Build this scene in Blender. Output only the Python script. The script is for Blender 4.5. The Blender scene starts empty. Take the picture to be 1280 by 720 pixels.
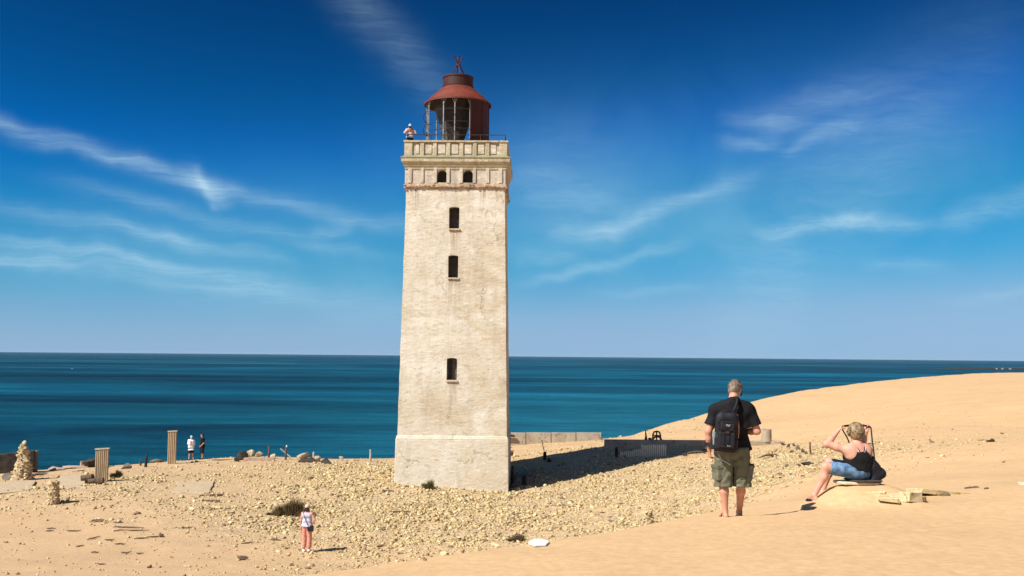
import bpy, bmesh, math, random
import numpy as np
from mathutils import Vector, Matrix, Euler
R = math.radians
SC = bpy.context.scene
COL = SC.collection
random.seed(7)
rng = np.random.RandomState(7)

# ------------------------------------------------------------------ camera
FPX = 1244.0                       # focal length in pixels of a 1280 wide frame (35 mm lens)
PITCH, ROLL = R(3.86), R(0.50)
cam_d = bpy.data.cameras.new('camera')
cam = bpy.data.objects.new('camera', cam_d)
COL.objects.link(cam)
cam_d.sensor_width = 36.0
cam_d.lens = FPX / 1280.0 * 36.0
cam_d.clip_start = 0.1
cam_d.clip_end = 200000.0
cam.matrix_world = Matrix.Rotation(R(90) + PITCH, 4, 'X') @ Matrix.Rotation(ROLL, 4, 'Z')
SC.camera = cam
CM = np.array(cam.matrix_world)[:3, :3]

def ray(px, py):
    """world direction through a point of the photograph, scaled so that its distance away is 1"""
    v = CM @ np.array([px - 640.0, 360.0 - py, -FPX])
    return v / v[1]
def at(px, py, Y):
    return ray(px, py) * Y

# ------------------------------------------------------------------ tags
def tag(o, label=None, cat=None, group=None, kind=None):
    if label: o['label'] = label
    if cat: o['category'] = cat
    if group: o['group'] = group
    if kind: o['kind'] = kind
    return o
def empty(name, loc=(0, 0, 0), rz=0.0, label=None, cat=None, group=None):
    o = bpy.data.objects.new(name, None)
    COL.objects.link(o)
    o.location = loc
    o.rotation_euler = (0, 0, rz)
    o.empty_display_size = 0.2
    return tag(o, label, cat, group)
def link_mesh(name, me, mat=None, parent=None, loc=None, rot=None, smooth=False):
    o = bpy.data.objects.new(name, me)
    COL.objects.link(o)
    if mat is not None:
        if isinstance(mat, (list, tuple)):
            for m in mat: me.materials.append(m)
        else: me.materials.append(mat)
    if parent is not None: o.parent = parent
    if loc is not None: o.location = loc
    if rot is not None: o.rotation_euler = rot
    if smooth: me.polygons.foreach_set('use_smooth', [True] * len(me.polygons))
    return o
def copy_tree(o, parent=None):
    c = o.copy()
    COL.objects.link(c)
    if parent is not None: c.parent = parent
    for ch in list(o.children): copy_tree(ch, c)
    return c

# ------------------------------------------------------------------ mesh builder
class MB:
    def __init__(s):
        s.v = []; s.f = []; s.m = []
    def add(s, vs, fs, mi=0):
        n = len(s.v)
        s.v += [tuple(float(c) for c in v) for v in vs]
        s.f += [tuple(n + i for i in f) for f in fs]
        s.m += [mi] * len(fs)
        return s
    def box(s, c, size, rot=(0, 0, 0), mi=0, taper=1.0, jit=0.0):
        hx, hy, hz = size[0] / 2, size[1] / 2, size[2] / 2
        M = Euler(rot).to_matrix()
        vs = []
        for z, t in ((-hz, 1.0), (hz, taper)):
            for x, y in ((-hx, -hy), (hx, -hy), (hx, hy), (-hx, hy)):
                p = M @ Vector((x * t + random.uniform(-jit, jit), y * t + random.uniform(-jit, jit), z + random.uniform(-jit, jit)))
                vs.append((p.x + c[0], p.y + c[1], p.z + c[2]))
        return s.add(vs, [(0, 3, 2, 1), (4, 5, 6, 7), (0, 1, 5, 4), (1, 2, 6, 5), (2, 3, 7, 6), (3, 0, 4, 7)], mi)
    def tube(s, pts, rad, n=8, mi=0, flat=None, closed=False):
        pts = [Vector(p) for p in pts]
        if not hasattr(rad, '__len__'): rad = [rad] * len(pts)
        rings = []
        up = Vector((0.13, 0.27, 0.95))
        L = len(pts)
        for i, p in enumerate(pts):
            if closed: t = pts[(i + 1) % L] - pts[i - 1]
            else: t = pts[min(i + 1, L - 1)] - pts[max(i - 1, 0)]
            if t.length < 1e-9: t = Vector((0, 0, 1))
            t.normalize()
            if abs(t.dot(up)) > 0.95: up = Vector((0.9, 0.3, 0.1))
            a = up.cross(t).normalized(); b = t.cross(a)
            up = b
            fl = flat if flat else 1.0
            rings.append([p + a * math.cos(2 * math.pi * k / n) * rad[i] + b * math.sin(2 * math.pi * k / n) * rad[i] * fl for k in range(n)])
        vs = [v for r in rings for v in r]
        fs = []
        for i in range(L if closed else L - 1):
            j = (i + 1) % L
            for k in range(n):
                fs.append((i * n + k, i * n + (k + 1) % n, j * n + (k + 1) % n, j * n + k))
        if not closed:
            fs.append(tuple(range(n - 1, -1, -1))); fs.append(tuple((L - 1) * n + k for k in range(n)))
        return s.add(vs, fs, mi)
    def lathe(s, prof, n=32, c=(0, 0, 0), a0=0.0, a1=2 * math.pi, mi=0):
        full = abs(a1 - a0 - 2 * math.pi) < 1e-6
        m = n if full else n + 1
        vs = []
        for r, z in prof:
            for k in range(m):
                a = a0 + (a1 - a0) * k / n
                vs.append((c[0] + r * math.cos(a), c[1] + r * math.sin(a), c[2] + z))
        fs = []
        for i in range(len(prof) - 1):
            for k in range(n):
                k2 = (k + 1) % m
                fs.append((i * m + k, i * m + k2, (i + 1) * m + k2, (i + 1) * m + k))
        return s.add(vs, fs, mi)
    def prism(s, poly, z0, z1, mi=0):
        n = len(poly)
        vs = [(p[0], p[1], z0) for p in poly] + [(p[0], p[1], z1) for p in poly]
        fs = [tuple(range(n - 1, -1, -1)), tuple(range(n, 2 * n))]
        for i in range(n): fs.append((i, (i + 1) % n, n + (i + 1) % n, n + i))
        return s.add(vs, fs, mi)
    def mesh(s, name):
        me = bpy.data.meshes.new(name)
        me.from_pydata(s.v, [], s.f)
        if any(s.m): me.polygons.foreach_set('material_index', s.m)
        me.update()
        return me
    def build(s, name, mat=None, parent=None, loc=None, rot=None, smooth=False, bevel=0.0):
        o = link_mesh(name, s.mesh(name), mat, parent, loc, rot, smooth)
        if bevel:
            b = o.modifiers.new('bevel', 'BEVEL'); b.width = bevel; b.segments = 2; b.limit_method = 'ANGLE'
        return o

_ico = {}
def ico(level):
    if level not in _ico:
        bm = bmesh.new(); bmesh.ops.create_icosphere(bm, subdivisions=level, radius=1.0)
        _ico[level] = (np.array([v.co[:] for v in bm.verts]), [tuple(v.index for v in f.verts) for f in bm.faces])
        bm.free()
    return _ico[level]
def rock_verts(seed, level=2, cuts=7, rough=0.08):
    """an angular stone: a ball sliced by random planes and roughened"""
    r = np.random.RandomState(seed)
    V, F = ico(level)
    V = V.copy()
    for _ in range(cuts + 4):
        n = r.normal(size=3); n /= np.linalg.norm(n)
        d = r.uniform(0.34, 0.74)
        k = V @ n - d
        V[k > 0] -= np.outer(k[k > 0], n) * 0.93
    for _ in range(5):
        w = r.normal(size=3) * 2.6; V *= (1 + rough * 0.9 * np.sin(V @ w + r.uniform(0, 6.28)))[:, None]
    V += r.normal(size=V.shape) * rough * 0.35
    return V, F
def add_rock(mb, c, size, seed, level=2, rot=None, cuts=7, mi=0, rough=0.06):
    V, F = rock_verts(seed, level, cuts, rough)
    V = V * np.array(size) / 2
    if rot is None: rot = (random.uniform(-.3, .3), random.uniform(-.3, .3), random.uniform(0, 6.28))
    M = np.array(Euler(rot).to_matrix())
    V = V @ M.T + np.array(c)
    return mb.add(V, F, mi)

# ------------------------------------------------------------------ procedural materials
def new_mat(name):
    m = bpy.data.materials.new(name); m.use_nodes = True
    nt = m.node_tree
    return m, nt, nt.nodes['Principled BSDF']
def N(nt, t, **kw):
    n = nt.nodes.new(t)
    for k, v in kw.items():
        if k.startswith('i_'):
            key = k[2:].replace('_', ' ')
            n.inputs[int(key) if key.isdigit() else key].default_value = v
        else: setattr(n, k, v)
    return n
def noise(nt, scale, detail=4, rough=0.55, vec=None, dist=0.0):
    n = N(nt, 'ShaderNodeTexNoise')
    n.inputs['Scale'].default_value = scale; n.inputs['Detail'].default_value = detail
    n.inputs['Roughness'].default_value = rough; n.inputs['Distortion'].default_value = dist
    if vec is not None: nt.links.new(vec, n.inputs['Vector'])
    return n
def ramp(nt, fac, stops, interp='LINEAR'):
    n = N(nt, 'ShaderNodeValToRGB'); n.color_ramp.interpolation = interp
    e = n.color_ramp.elements
    while len(e) < len(stops): e.new(0.5)
    for el, (p, c) in zip(e, stops):
        el.position = p
        el.color = (c, c, c, 1) if isinstance(c, (int, float)) else (*c, 1)
    nt.links.new(fac, n.inputs[0])
    return n
def mix(nt, fac, a, b, mode='MIX'):
    n = N(nt, 'ShaderNodeMix', data_type='RGBA', blend_type=mode)
    for sock, v in ((n.inputs[0], fac), (n.inputs[6], a), (n.inputs[7], b)):
        if isinstance(v, (int, float)): sock.default_value = v
        elif isinstance(v, (tuple, list)): sock.default_value = (*v, 1) if len(v) == 3 else v
        else: nt.links.new(v, sock)
    return n.outputs[2]
def math_n(nt, op, a, b=None, clamp=False):
    n = N(nt, 'ShaderNodeMath', operation=op, use_clamp=clamp)
    for i, v in enumerate((a, b)):
        if v is None: continue
        if isinstance(v, (int, float)): n.inputs[i].default_value = v
        else: nt.links.new(v, n.inputs[i])
    return n.outputs[0]
def mat2(name, c1, c2, scale=8.0, rough=0.8, bump=0.3, bscale=None, metal=0.0, lo=0.35, hi=0.65, detail=5, stretch=None, c3=None, bdist=0.01, spec=0.3):
    """two (or three) colours mottled by noise in the object's own space, with a fine bump"""
    m, nt, b = new_mat(name)
    tc = N(nt, 'ShaderNodeTexCoord')
    vec = tc.outputs['Object']
    if stretch:
        mp = N(nt, 'ShaderNodeMapping'); mp.inputs['Scale'].default_value = stretch
        nt.links.new(vec, mp.inputs['Vector']); vec = mp.outputs[0]
    n1 = noise(nt, scale, detail, 0.6, vec)
    r1 = ramp(nt, n1.outputs[0], [(lo, c1), (hi, c2)])
    col = r1.outputs[0]
    if c3:
        n3 = noise(nt, scale * 3.3, 3, 0.6, vec)
        r3 = ramp(nt, n3.outputs[0], [(0.58, 0.0), (0.68, 1.0)])
        col = mix(nt, r3.outputs[0], col, c3)
    nt.links.new(col, b.inputs['Base Color'])
    b.inputs['Roughness'].default_value = rough; b.inputs['Metallic'].default_value = metal
    b.inputs['Specular IOR Level'].default_value = spec
    if bump:
        n2 = noise(nt, bscale or scale * 4, 5, 0.65, vec)
        bp = N(nt, 'ShaderNodeBump'); bp.inputs['Strength'].default_value = bump; bp.inputs['Distance'].default_value = bdist
        nt.links.new(n2.outputs[0], bp.inputs['Height']); nt.links.new(bp.outputs[0], b.inputs['Normal'])
    return m

# ------------------------------------------------------------------ numpy noise
def _h(ix, iy, s):
    n = (ix.astype(np.int64) * 374761393 + iy.astype(np.int64) * 668265263 + s * 1442695041) & 0x7fffffff
    n = (n ^ (n >> 13)) * 1274126177 & 0x7fffffff
    n = n ^ (n >> 16)
    return (n & 0xffff) / 65535.0
def vn(x, y, s=0):
    ix = np.floor(x); iy = np.floor(y); fx = x - ix; fy = y - iy
    fx = fx * fx * (3 - 2 * fx); fy = fy * fy * (3 - 2 * fy)
    a = _h(ix, iy, s); b = _h(ix + 1, iy, s); c = _h(ix, iy + 1, s); d = _h(ix + 1, iy + 1, s)
    return (a * (1 - fx) + b * fx) * (1 - fy) + (c * (1 - fx) + d * fx) * fy
def fbm(x, y, o=4, s=0):
    r = 0; a = 0.5; t = 0
    for i in range(o):
        r = r + a * vn(x, y, s + i * 17); t += a; a *= 0.5
        x = x * 2.03 + 3.1; y = y * 2.03 + 7.7
    return r / t
def sstep(a, b, x):
    t = np.clip((x - a) / (b - a), 0, 1)
    return t * t * (3 - 2 * t)
# ------------------------------------------------------------------ terrain (heights measured from the camera, sea at -72 m)
SEA = -72.0
_cp = [(0,720,30),(0,650,42),(0,605,54),(0,592,62),(120,720,30),(210,650,42),(210,600,55),(210,580,67),
 (383,720,31.5),(383,691,36),(350,645,44),(350,600,56.5),(330,573,70),(495,605,54),(635,617,53.5),(495,575.5,70),
 (560,690,35.5),(640,680,36),(640,650,42.5),(720,665,38),(720,620,49),(808,655,38),(808,610,50),(808,580,60),
 (755,561,68),(860,560,67.5),(900,640,32),(900,600,44),(900,570,60),(960,556,68),
 (1000,620,27),(1000,590,38),(1000,570,48),(1000,553,62),(1000,520,90),
 (1100,600,24),(1100,570,36),(1100,540,55),(1100,510,80),(1240,590,24),(1240,548,40),(1240,510,65),(1240,485,95),
 (1280,612,16),(1280,560,33),(790,546,85),(840,532,88),(882,521.5,92),(943,503,100),(1000,491.5,106),(1057,482.5,114),(1110,475.8,124),(1160,471,132),
 (1221,467.2,141),(1280,466,150),(640,577,65),(690,562,69),(690,553.5,75.5),(750,556,70),(800,542,80),(757,549.5,81),
 (1420,470,150),(1420,600,20),(1420,540,50)]
_P = np.array([at(*c) for c in _cp])
def _U(r2): return 0.5 * r2 * np.log(r2 + 1e-9)
def _fit(P, lam=2.0):
    n = len(P); X = P[:, :2] / 10
    d = ((X[:, None] - X[None]) ** 2).sum(-1)
    K = _U(d) + np.eye(n) * lam * 0.02
    Q = np.c_[np.ones(n), X]
    A = np.block([[K, Q], [Q.T, np.zeros((3, 3))]])
    return X, np.linalg.solve(A, np.r_[P[:, 2], 0, 0, 0])
_TX, _TW = _fit(_P)
def far_base(X, Y):
    x = np.clip(X, -42, 100) / 10; y = np.clip(Y, 14, 155) / 10
    out = _TW[-3] + _TW[-2] * x + _TW[-1] * y
    for i in range(len(_TX)):
        out = out + _TW[i] * _U((x - _TX[i, 0]) ** 2 + (y - _TX[i, 1]) ** 2)
    return np.clip(out, -8.0, -1.4)
# crest of the near dune: X, distance, depth under the camera
_cr = np.array([(-14, 6.5, 3.0), (-6, 8.4, 2.3), (-1.83, 9.6, 2.08), (0, 10.8, 2.05), (1.6, 12.2, 2.06), (2.5, 12.98, 2.08), (2.9, 13.12, 2.09), (3.3, 13.2, 2.06), (3.7, 13.4, 2.03), (4.0, 13.7, 2.02), (4.15, 14.35, 2.04), (4.6, 14.7, 2.07),
                (5.6, 15.2, 2.09), (8.2, 16, 2.06), (12, 17, 2.0), (30, 22, 2.2)])
_gx = np.arange(-20, 36, 0.1); _kw = np.exp(-(np.arange(-40, 41) * 0.1 / 1.5) ** 2); _kw /= _kw.sum()
_sm = [np.convolve(np.pad(np.interp(_gx, _cr[:, 0], _cr[:, i]), 40, mode='edge'), _kw, 'valid') for i in (1, 2)]
def near_top(X, Y):
    yc = np.interp(X, _cr[:, 0], _cr[:, 1]); ys = np.interp(X, _gx, _sm[0]); hc = np.interp(X, _gx, _sm[1])
    t = np.clip(Y / ys, -1.5, 1.15)
    top = -(1.72 + (hc - 1.72) * np.sign(t) * np.abs(t) ** 1.6)
    s = Y - yc
    top = top + 0.27 * np.exp(-(np.abs(X - 5.05) / .66) ** 4 - (np.abs(Y - 14.32) / .52) ** 3)
    return top - np.where(s > 0, (np.sqrt(s * s + 0.02) - 0.1414) * 0.66, 0), s
_ed = np.array([(-3000, -2500), (-400, -120), (-120, 30), (-60, 52), (-33, 63), (-26, 67.5), (-20, 71), (-8, 71.5), (0, 79), (7.9, 82.5), (10.3, 85), (15.9, 91), (24.4, 101),
                (34.2, 111), (47.2, 126), (65, 141), (77, 151), (115, 178), (400, 330), (3000, 1500)])
_rf = np.random.RandomState(12)
_FEET = [(1.5 + i * .13 + (.1 if i % 2 else -.1) + _rf.uniform(-.04, .04), 6.8 + i * .48 + _rf.uniform(-.05, .05)) for i in range(5)] + [(3.4 + i * .17 + (.1 if i % 2 else -.1), 7.5 + i * .5 + _rf.uniform(-.05, .05)) for i in range(12)]
def cliff_s(X, Y):
    return Y - np.interp(X, _ed[:, 0], _ed[:, 1])
def height(X, Y, detail=True):
    X = np.asarray(X, float); Y = np.asarray(Y, float)
    F = far_base(X, Y)
    Nn, s = near_top(X, Y)
    right = sstep(6.0, 12.0, X)
    Nn = Nn - right * np.clip(s, 0, 99) * 0.0
    k = 0.25
    h = np.clip(0.5 + 0.5 * (Nn - F) / k, 0, 1)
    z = F * (1 - h) + Nn * h + k * h * (1 - h)
    rub = rubble_mask(X, Y)
    if detail:
        pl = sstep(18, 30, Y)
        z = z + pl * (fbm(X / 5, Y / 5, 3, 5) - 0.5) * 0.28 * (1 - 0.4 * sstep(14, 20, X))
        z = z + rub * (fbm(X / 0.9, Y / 0.9, 3, 9) - 0.5) * 0.16
        z = z + (1 - rub) * pl * (fbm(X / 1.3, Y / 1.3, 2, 21) - 0.5) * 0.07
        z = z + (1 - pl) * (fbm(X / 1.7, Y / 1.7, 3, 31) - 0.5) * 0.035
        nr_ = (Y > 3) & (Y < 16) & (X > -3) & (X < 9)
        if nr_.any():
            xs_, ys_ = X[nr_], Y[nr_]; dz_ = 0
            for fx_, fy_ in _FEET: dz_ = dz_ + (0.004 + 0.010 * abs(math.sin(fx_ * 37))) * np.exp(-((xs_ - fx_) / .09) ** 2 - ((ys_ - fy_) / .13) ** 2)
            z = z.copy(); z[nr_] = z[nr_] - dz_
        far_back = sstep(20, 300, np.hypot(X, np.minimum(Y, 0)))
        z = z + far_back * (fbm(X / 60, Y / 60, 4, 77) - 0.4) * 14 * (Y < 0)
    c = cliff_s(X, Y)
    drop = np.where(c > 0, (np.sqrt(c * c + 9) - 3) * 0.9, 0)
    jag = np.where(c > 0, (fbm(X / 6, Y / 6, 3, 41) - 0.5) * np.clip(c, 0, 12) * 0.4, 0)
    return np.maximum(z - drop + jag, SEA - 4)
def rubble_mask(X, Y):
    X = np.asarray(X, float); Y = np.asarray(Y, float)
    n = fbm(X / 7 + 3, Y / 7, 4, 3)
    # dense heap around and in front of the tower, thinner to the left, bare dune on the right
    core = np.exp(-(((X + 3) / 15) ** 2 + ((Y - 52) / 15) ** 2) * 0.8)
    belt = np.exp(-((X - 8) / 10) ** 2 - ((Y - 45) / 13) ** 2)
    left = 0.10 * sstep(-60, -15, X) * sstep(30, 44, Y) * (1 - sstep(-5, 6, X))
    m = np.clip(core * 1.15 + belt * 0.75 + left + (n - 0.5) * 1.1, 0, 1)
    m = m * (1 - (1 - sstep(-13, -1, X)) * (1 - sstep(37, 46, Y - X * .35 - 3 + (n - .5) * 14)) * .88)
    m = m * (1 - sstep(13, 23, X + (n - .5) * 10 - (Y - 45) * 0.12)) * sstep(24, 35, Y - X * 0.15 + (n - .5) * 12 + np.clip(-X - 6, 0, 30) * -0.25)
    m2 = 0.35 * np.exp(-((X - 13) / 6) ** 2 - ((Y - 85) / 8) ** 2)          # pinkish rubble on the dune behind the wall
    m3 = 0.16 * sstep(.42, .6, n) * np.exp(-((X - 17) / 8) ** 2 - ((Y - 42) / 12) ** 2)
    return np.clip(np.maximum(np.maximum(m, m2), m3), 0, 1)
def gz(x, y): return float(height(np.array([x]), np.array([y]))[0])
def gnd(px, py):
    """where the view ray through a point of the photograph meets the ground"""
    d = ray(px, py)
    Y = np.arange(5, 170, 0.04)
    z = height(Y * d[0], Y)
    hit = np.nonzero(d[2] * Y < z)[0]
    if len(hit) == 0: return gnd(px, py + 0.5)
    y = Y[hit[0]]
    return Vector((d[0] * y, y, z[hit[0]]))
def onY(px, Y):
    x = ray(px, 500)[0] * Y
    return Vector((x, Y, gz(x, Y)))

def build_ground():
    th = np.concatenate([np.radians(np.linspace(-180, -36, 60, endpoint=False)), np.radians(np.linspace(-36, 36, 820, endpoint=False)), np.radians(np.linspace(36, 180, 60))])
    rr = np.concatenate([np.linspace(0.3, 6, 24, endpoint=False), np.geomspace(6, 190, 700, endpoint=False), np.geomspace(190, 4000, 70)])
    Rg, T = np.meshgrid(rr, th, indexing='ij')
    X = Rg * np.sin(T); Y = Rg * np.cos(T)
    Z = height(X.ravel(), Y.ravel()).reshape(X.shape)
    nr, na = X.shape
    V = np.stack([X, Y, Z], -1).reshape(-1, 3)
    i = np.arange(nr - 1)[:, None]; j = np.arange(na - 1)[None]
    a = i * na + j
    F = np.stack([a, a + 1, a + na + 1, a + na], -1).reshape(-1, 4)[:, ::-1]
    me = bpy.data.meshes.new('ground')
    me.vertices.add(len(V)); me.vertices.foreach_set('co', V.astype(np.float32).ravel())
    me.loops.add(F.size); me.loops.foreach_set('vertex_index', F.astype(np.int32).ravel())
    me.polygons.add(len(F)); me.polygons.foreach_set('loop_start', np.arange(0, F.size, 4, dtype=np.int32))
    me.polygons.foreach_set('loop_total', np.full(len(F), 4, dtype=np.int32))
    me.update(); me.validate()
    at_ = me.attributes.new('rubble', 'FLOAT', 'POINT'); at_.data.foreach_set('value', rubble_mask(V[:, 0], V[:, 1]).astype(np.float32))
    lf = (1 - sstep(-14, 4, V[:, 0])) * sstep(20, 34, V[:, 1])
    a2 = me.attributes.new('leftness', 'FLOAT', 'POINT'); a2.data.foreach_set('value', lf.astype(np.float32))
    m, nt, b = new_mat('sand_and_grit')
    tc = N(nt, 'ShaderNodeTexCoord'); vec = tc.outputs['Object']
    ar = N(nt, 'ShaderNodeAttribute', attribute_name='rubble'); al = N(nt, 'ShaderNodeAttribute', attribute_name='leftness')
    big = noise(nt, 0.16, 4, 0.55, vec); fine = noise(nt, 9, 6, 0.7, vec); mid = noise(nt, 1.1, 5, 0.6, vec)
    sand = ramp(nt, big.outputs[0], [(0.3, SAND1), (0.7, SAND2)]).outputs[0]
    sand = mix(nt, math_n(nt, 'MULTIPLY', al.outputs['Fac'], 0.85), sand, SAND3)
    sand = mix(nt, ramp(nt, mid.outputs[0], [(0.42, 0.0), (0.72, 0.5)]).outputs[0], sand, SAND4)
    vo = N(nt, 'ShaderNodeTexVoronoi'); vo.inputs['Scale'].default_value = 9.0; nt.links.new(vec, vo.inputs['Vector'])
    grit = ramp(nt, vo.outputs['Color'], [(0.2, (0.22, 0.15, 0.085)), (0.5, (0.46, 0.34, 0.19)), (0.8, (0.56, 0.43, 0.25))]).outputs[0]
    gm = math_n(nt, 'MULTIPLY', ar.outputs['Fac'], ramp(nt, mid.outputs[0], [(0.3, 0.45), (0.6, 1.0)]).outputs[0], True)
    col = mix(nt, gm, sand, grit)
    col = mix(nt, 1.0, col, ramp(nt, noise(nt, 0.5, 5, .62, vec, .8).outputs[0], [(0.3, 0.90), (0.7, 1.05)]).outputs[0], 'MULTIPLY')
    col = mix(nt, 0.22, col, ramp(nt, fine.outputs[0], [(0.3, (0.30, 0.20, 0.11)), (0.7, (0.80, 0.64, 0.42))]).outputs[0])
    nt.links.new(col, b.inputs['Base Color'])
    b.inputs['Roughness'].default_value = 0.95; b.inputs['Specular IOR Level'].default_value = 0.1
    b1 = N(nt, 'ShaderNodeBump'); b1.inputs['Distance'].default_value = 0.05
    nt.links.new(math_n(nt, 'MULTIPLY', ar.outputs['Fac'], 0.8), b1.inputs['Strength'])
    nt.links.new(math_n(nt, 'SUBTRACT', 1.0, vo.outputs['Distance']), b1.inputs['Height'])
    mp = N(nt, 'ShaderNodeMapping'); mp.inputs['Scale'].default_value = (1.0, 2.4, 1); mp.inputs['Rotation'].default_value = (0, 0, 0.5)
    nt.links.new(vec, mp.inputs['Vector'])
    rip = noise(nt, 2.6, 5, 0.62, mp.outputs[0], 0.6)
    b2 = N(nt, 'ShaderNodeBump'); b2.inputs['Distance'].default_value = 0.035; b2.inputs['Strength'].default_value = 0.35
    nt.links.new(rip.outputs[0], b2.inputs['Height']); nt.links.new(b1.outputs[0], b2.inputs['Normal'])
    b3 = N(nt, 'ShaderNodeBump'); b3.inputs['Distance'].default_value = 0.004; b3.inputs['Strength'].default_value = 0.4
    f2 = noise(nt, 60, 3, 0.7, vec)
    nt.links.new(f2.outputs[0], b3.inputs['Height']); nt.links.new(b2.outputs[0], b3.inputs['Normal'])
    nt.links.new(b3.outputs[0], b.inputs['Normal'])
    o = link_mesh('ground', me, m, smooth=True)
    o['kind'] = 'structure'
SAND1 = (0.56, 0.345, 0.165); SAND2 = (0.60, 0.38, 0.19); SAND3 = (0.46, 0.295, 0.165); SAND4 = (0.52, 0.325, 0.165)
build_ground()

# ------------------------------------------------------------------ rubble: broken yellow brick and mortar
def stone_cols(n):
    pal = np.array([(0.56, 0.44, 0.255), (0.64, 0.54, 0.35), (0.48, 0.36, 0.20), (0.54, 0.415, 0.225), (0.36, 0.26, 0.155), (0.62, 0.50, 0.29), (0.20, 0.14, 0.095)])
    p = rng.choice(len(pal), n, p=[.20, .15, .18, .17, .12, .10, .08])
    pal = pal * np.array((1.02, .985, .88))
    return np.clip(pal[p] * rng.uniform(0.88, 1.1, (n, 1)), 0, 1)
def stone_material():
    m, nt, b = new_mat('broken_brick')
    a = N(nt, 'ShaderNodeAttribute', attribute_name='tint')
    tc = N(nt, 'ShaderNodeTexCoord')
    n = noise(nt, 22, 4, 0.6, tc.outputs['Object'])
    col = mix(nt, 1.0, a.outputs['Color'], ramp(nt, n.outputs[0], [(0.3, 0.72), (0.7, 1.12)]).outputs[0], 'MULTIPLY')
    nt.links.new(col, b.inputs['Base Color']); b.inputs['Roughness'].default_value = 0.92; b.inputs['Specular IOR Level'].default_value = 0.15
    bp = N(nt, 'ShaderNodeBump'); bp.inputs['Distance'].default_value = 0.01; bp.inputs['Strength'].default_value = 0.5
    nt.links.new(n.outputs[0], bp.inputs['Height']); nt.links.new(bp.outputs[0], b.inputs['Normal'])
    return m
M_STONE = stone_material()
def build_rubble():
    n = 430000
    u = rng.uniform(-37, 37, n); Y = 23 * (92 / 23.0) ** rng.uniform(0, 1, n) ** 0.72
    X = rng.uniform(-42, 30, n)
    m = rubble_mask(X, Y)
    dens = 0.022 + 0.62 * m ** 1.5
    dens *= sstep(24, 31, Y) * (0.25 + 1.5 * sstep(.3, .7, fbm(X / 1.6, Y / 1.6, 3, 63)))
    keep = (rng.uniform(0, 1, n) < dens) & (cliff_s(X, Y) < 1.0) & (np.abs(X) < Y * 0.56 + 2)
    nt_, s = near_top(X, Y)
    keep &= ~((np.abs(X + 3.26) < 3.1) & (np.abs(Y - 57) < 3.1))
    X = X[keep]; Y = Y[keep]; m = m[keep]; n = len(X)
    size = 0.036 * np.exp(rng.normal(0.15, 0.56, n)) * (0.85 + 0.45 * m) * (1 - .25 * sstep(-2, 8, X))
    big = rng.uniform(0, 1, n) < 0.012
    size[big] *= rng.uniform(1.6, 2.6, big.sum())
    size = np.clip(size, 0.022, 0.21)
    Z = height(X, Y)
    cols = stone_cols(n)
    sc = np.stack([size * rng.uniform(.8, 1.6, n), size * rng.uniform(.7, 1.1, n), size * rng.uniform(.45, .85, n)], -1)
    ang = rng.uniform(-1, 1, (n, 3)) * np.array([0.5, 0.5, 3.14])
    proj = size / Y
    vis = np.abs(X) < Y * 0.505
    order = np.argsort(-(proj * vis))
    top, rest = order[:300], order[300:]
    corners = np.array([(-1, -1, -1), (1, -1, -1), (1, 1, -1), (-1, 1, -1), (-1, -1, 1), (1, -1, 1), (1, 1, 1), (-1, 1, 1)], float) * 0.5
    quads = np.array([(0, 3, 2, 1), (4, 5, 6, 7), (0, 1, 5, 4), (1, 2, 6, 5), (2, 3, 7, 6), (3, 0, 4, 7)])
    k = len(rest)
    C = corners[None] * (1 + rng.uniform(-0.38, 0.1, (k, 8, 3))) * sc[rest][:, None]
    ca, sa = np.cos(ang[rest]), np.sin(ang[rest])
    def rot(C, i, j, c, s):
        a = C[:, :, i].copy(); b = C[:, :, j].copy()
        C[:, :, i] = a * c[:, None] - b * s[:, None]; C[:, :, j] = a * s[:, None] + b * c[:, None]
    rot(C, 1, 2, ca[:, 0], sa[:, 0]); rot(C, 0, 2, ca[:, 1], sa[:, 1]); rot(C, 0, 1, ca[:, 2], sa[:, 2])
    C += np.stack([X[rest], Y[rest], Z[rest] + sc[rest, 2] * 0.22], -1)[:, None]
    V = C.reshape(-1, 3)
    F = (quads[None] + (np.arange(k) * 8)[:, None, None]).reshape(-1, 4)
    me = bpy.data.meshes.new('rubble')
    me.vertices.add(len(V)); me.vertices.foreach_set('co', V.astype(np.float32).ravel())
    me.loops.add(F.size); me.loops.foreach_set('vertex_index', F.astype(np.int32).ravel())
    me.polygons.add(len(F)); me.polygons.foreach_set('loop_start', np.arange(0, F.size, 4, dtype=np.int32))
    me.polygons.foreach_set('loop_total', np.full(len(F), 4, dtype=np.int32))
    me.update()
    a = me.color_attributes.new('tint', 'FLOAT_COLOR', 'POINT')
    a.data.foreach_set('color', np.repeat(np.c_[cols[rest], np.ones(k)], 8, axis=0).astype(np.float32).ravel())
    o = link_mesh('rubble', me, M_STONE)
    tag(o, 'countless small pale yellow brick and mortar fragments strewn over the sand around the tower', 'rubble', kind='stuff')
    print('rubble stones', k)
    # the stones that show largest are things of their own
    protos = []
    for i in range(24):
        V, Fc = rock_verts(900 + i, 2, 12, 0.05)
        me = bpy.data.meshes.new('stone'); me.from_pydata([tuple(v * 0.62) for v in V], [], Fc)
        c = stone_cols(1)[0]
        a = me.color_attributes.new('tint', 'FLOAT_COLOR', 'POINT')
        a.data.foreach_set('color', np.tile(np.r_[c, 1], len(V)).astype(np.float32))
        me.materials.append(M_STONE); protos.append(me)
    for q, i in enumerate(top):
        o = bpy.data.objects.new('stone', protos[q % 24]); COL.objects.link(o)
        o.location = (X[i], Y[i], Z[i] + sc[i, 2] * 0.2); o.scale = tuple(sc[i] * 1.15); o.rotation_euler = tuple(ang[i])
        tag(o, 'angular chunk of broken pale yellow brick lying loose on the sand', 'stone', 'larger loose brick chunks scattered over the sand')
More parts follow.
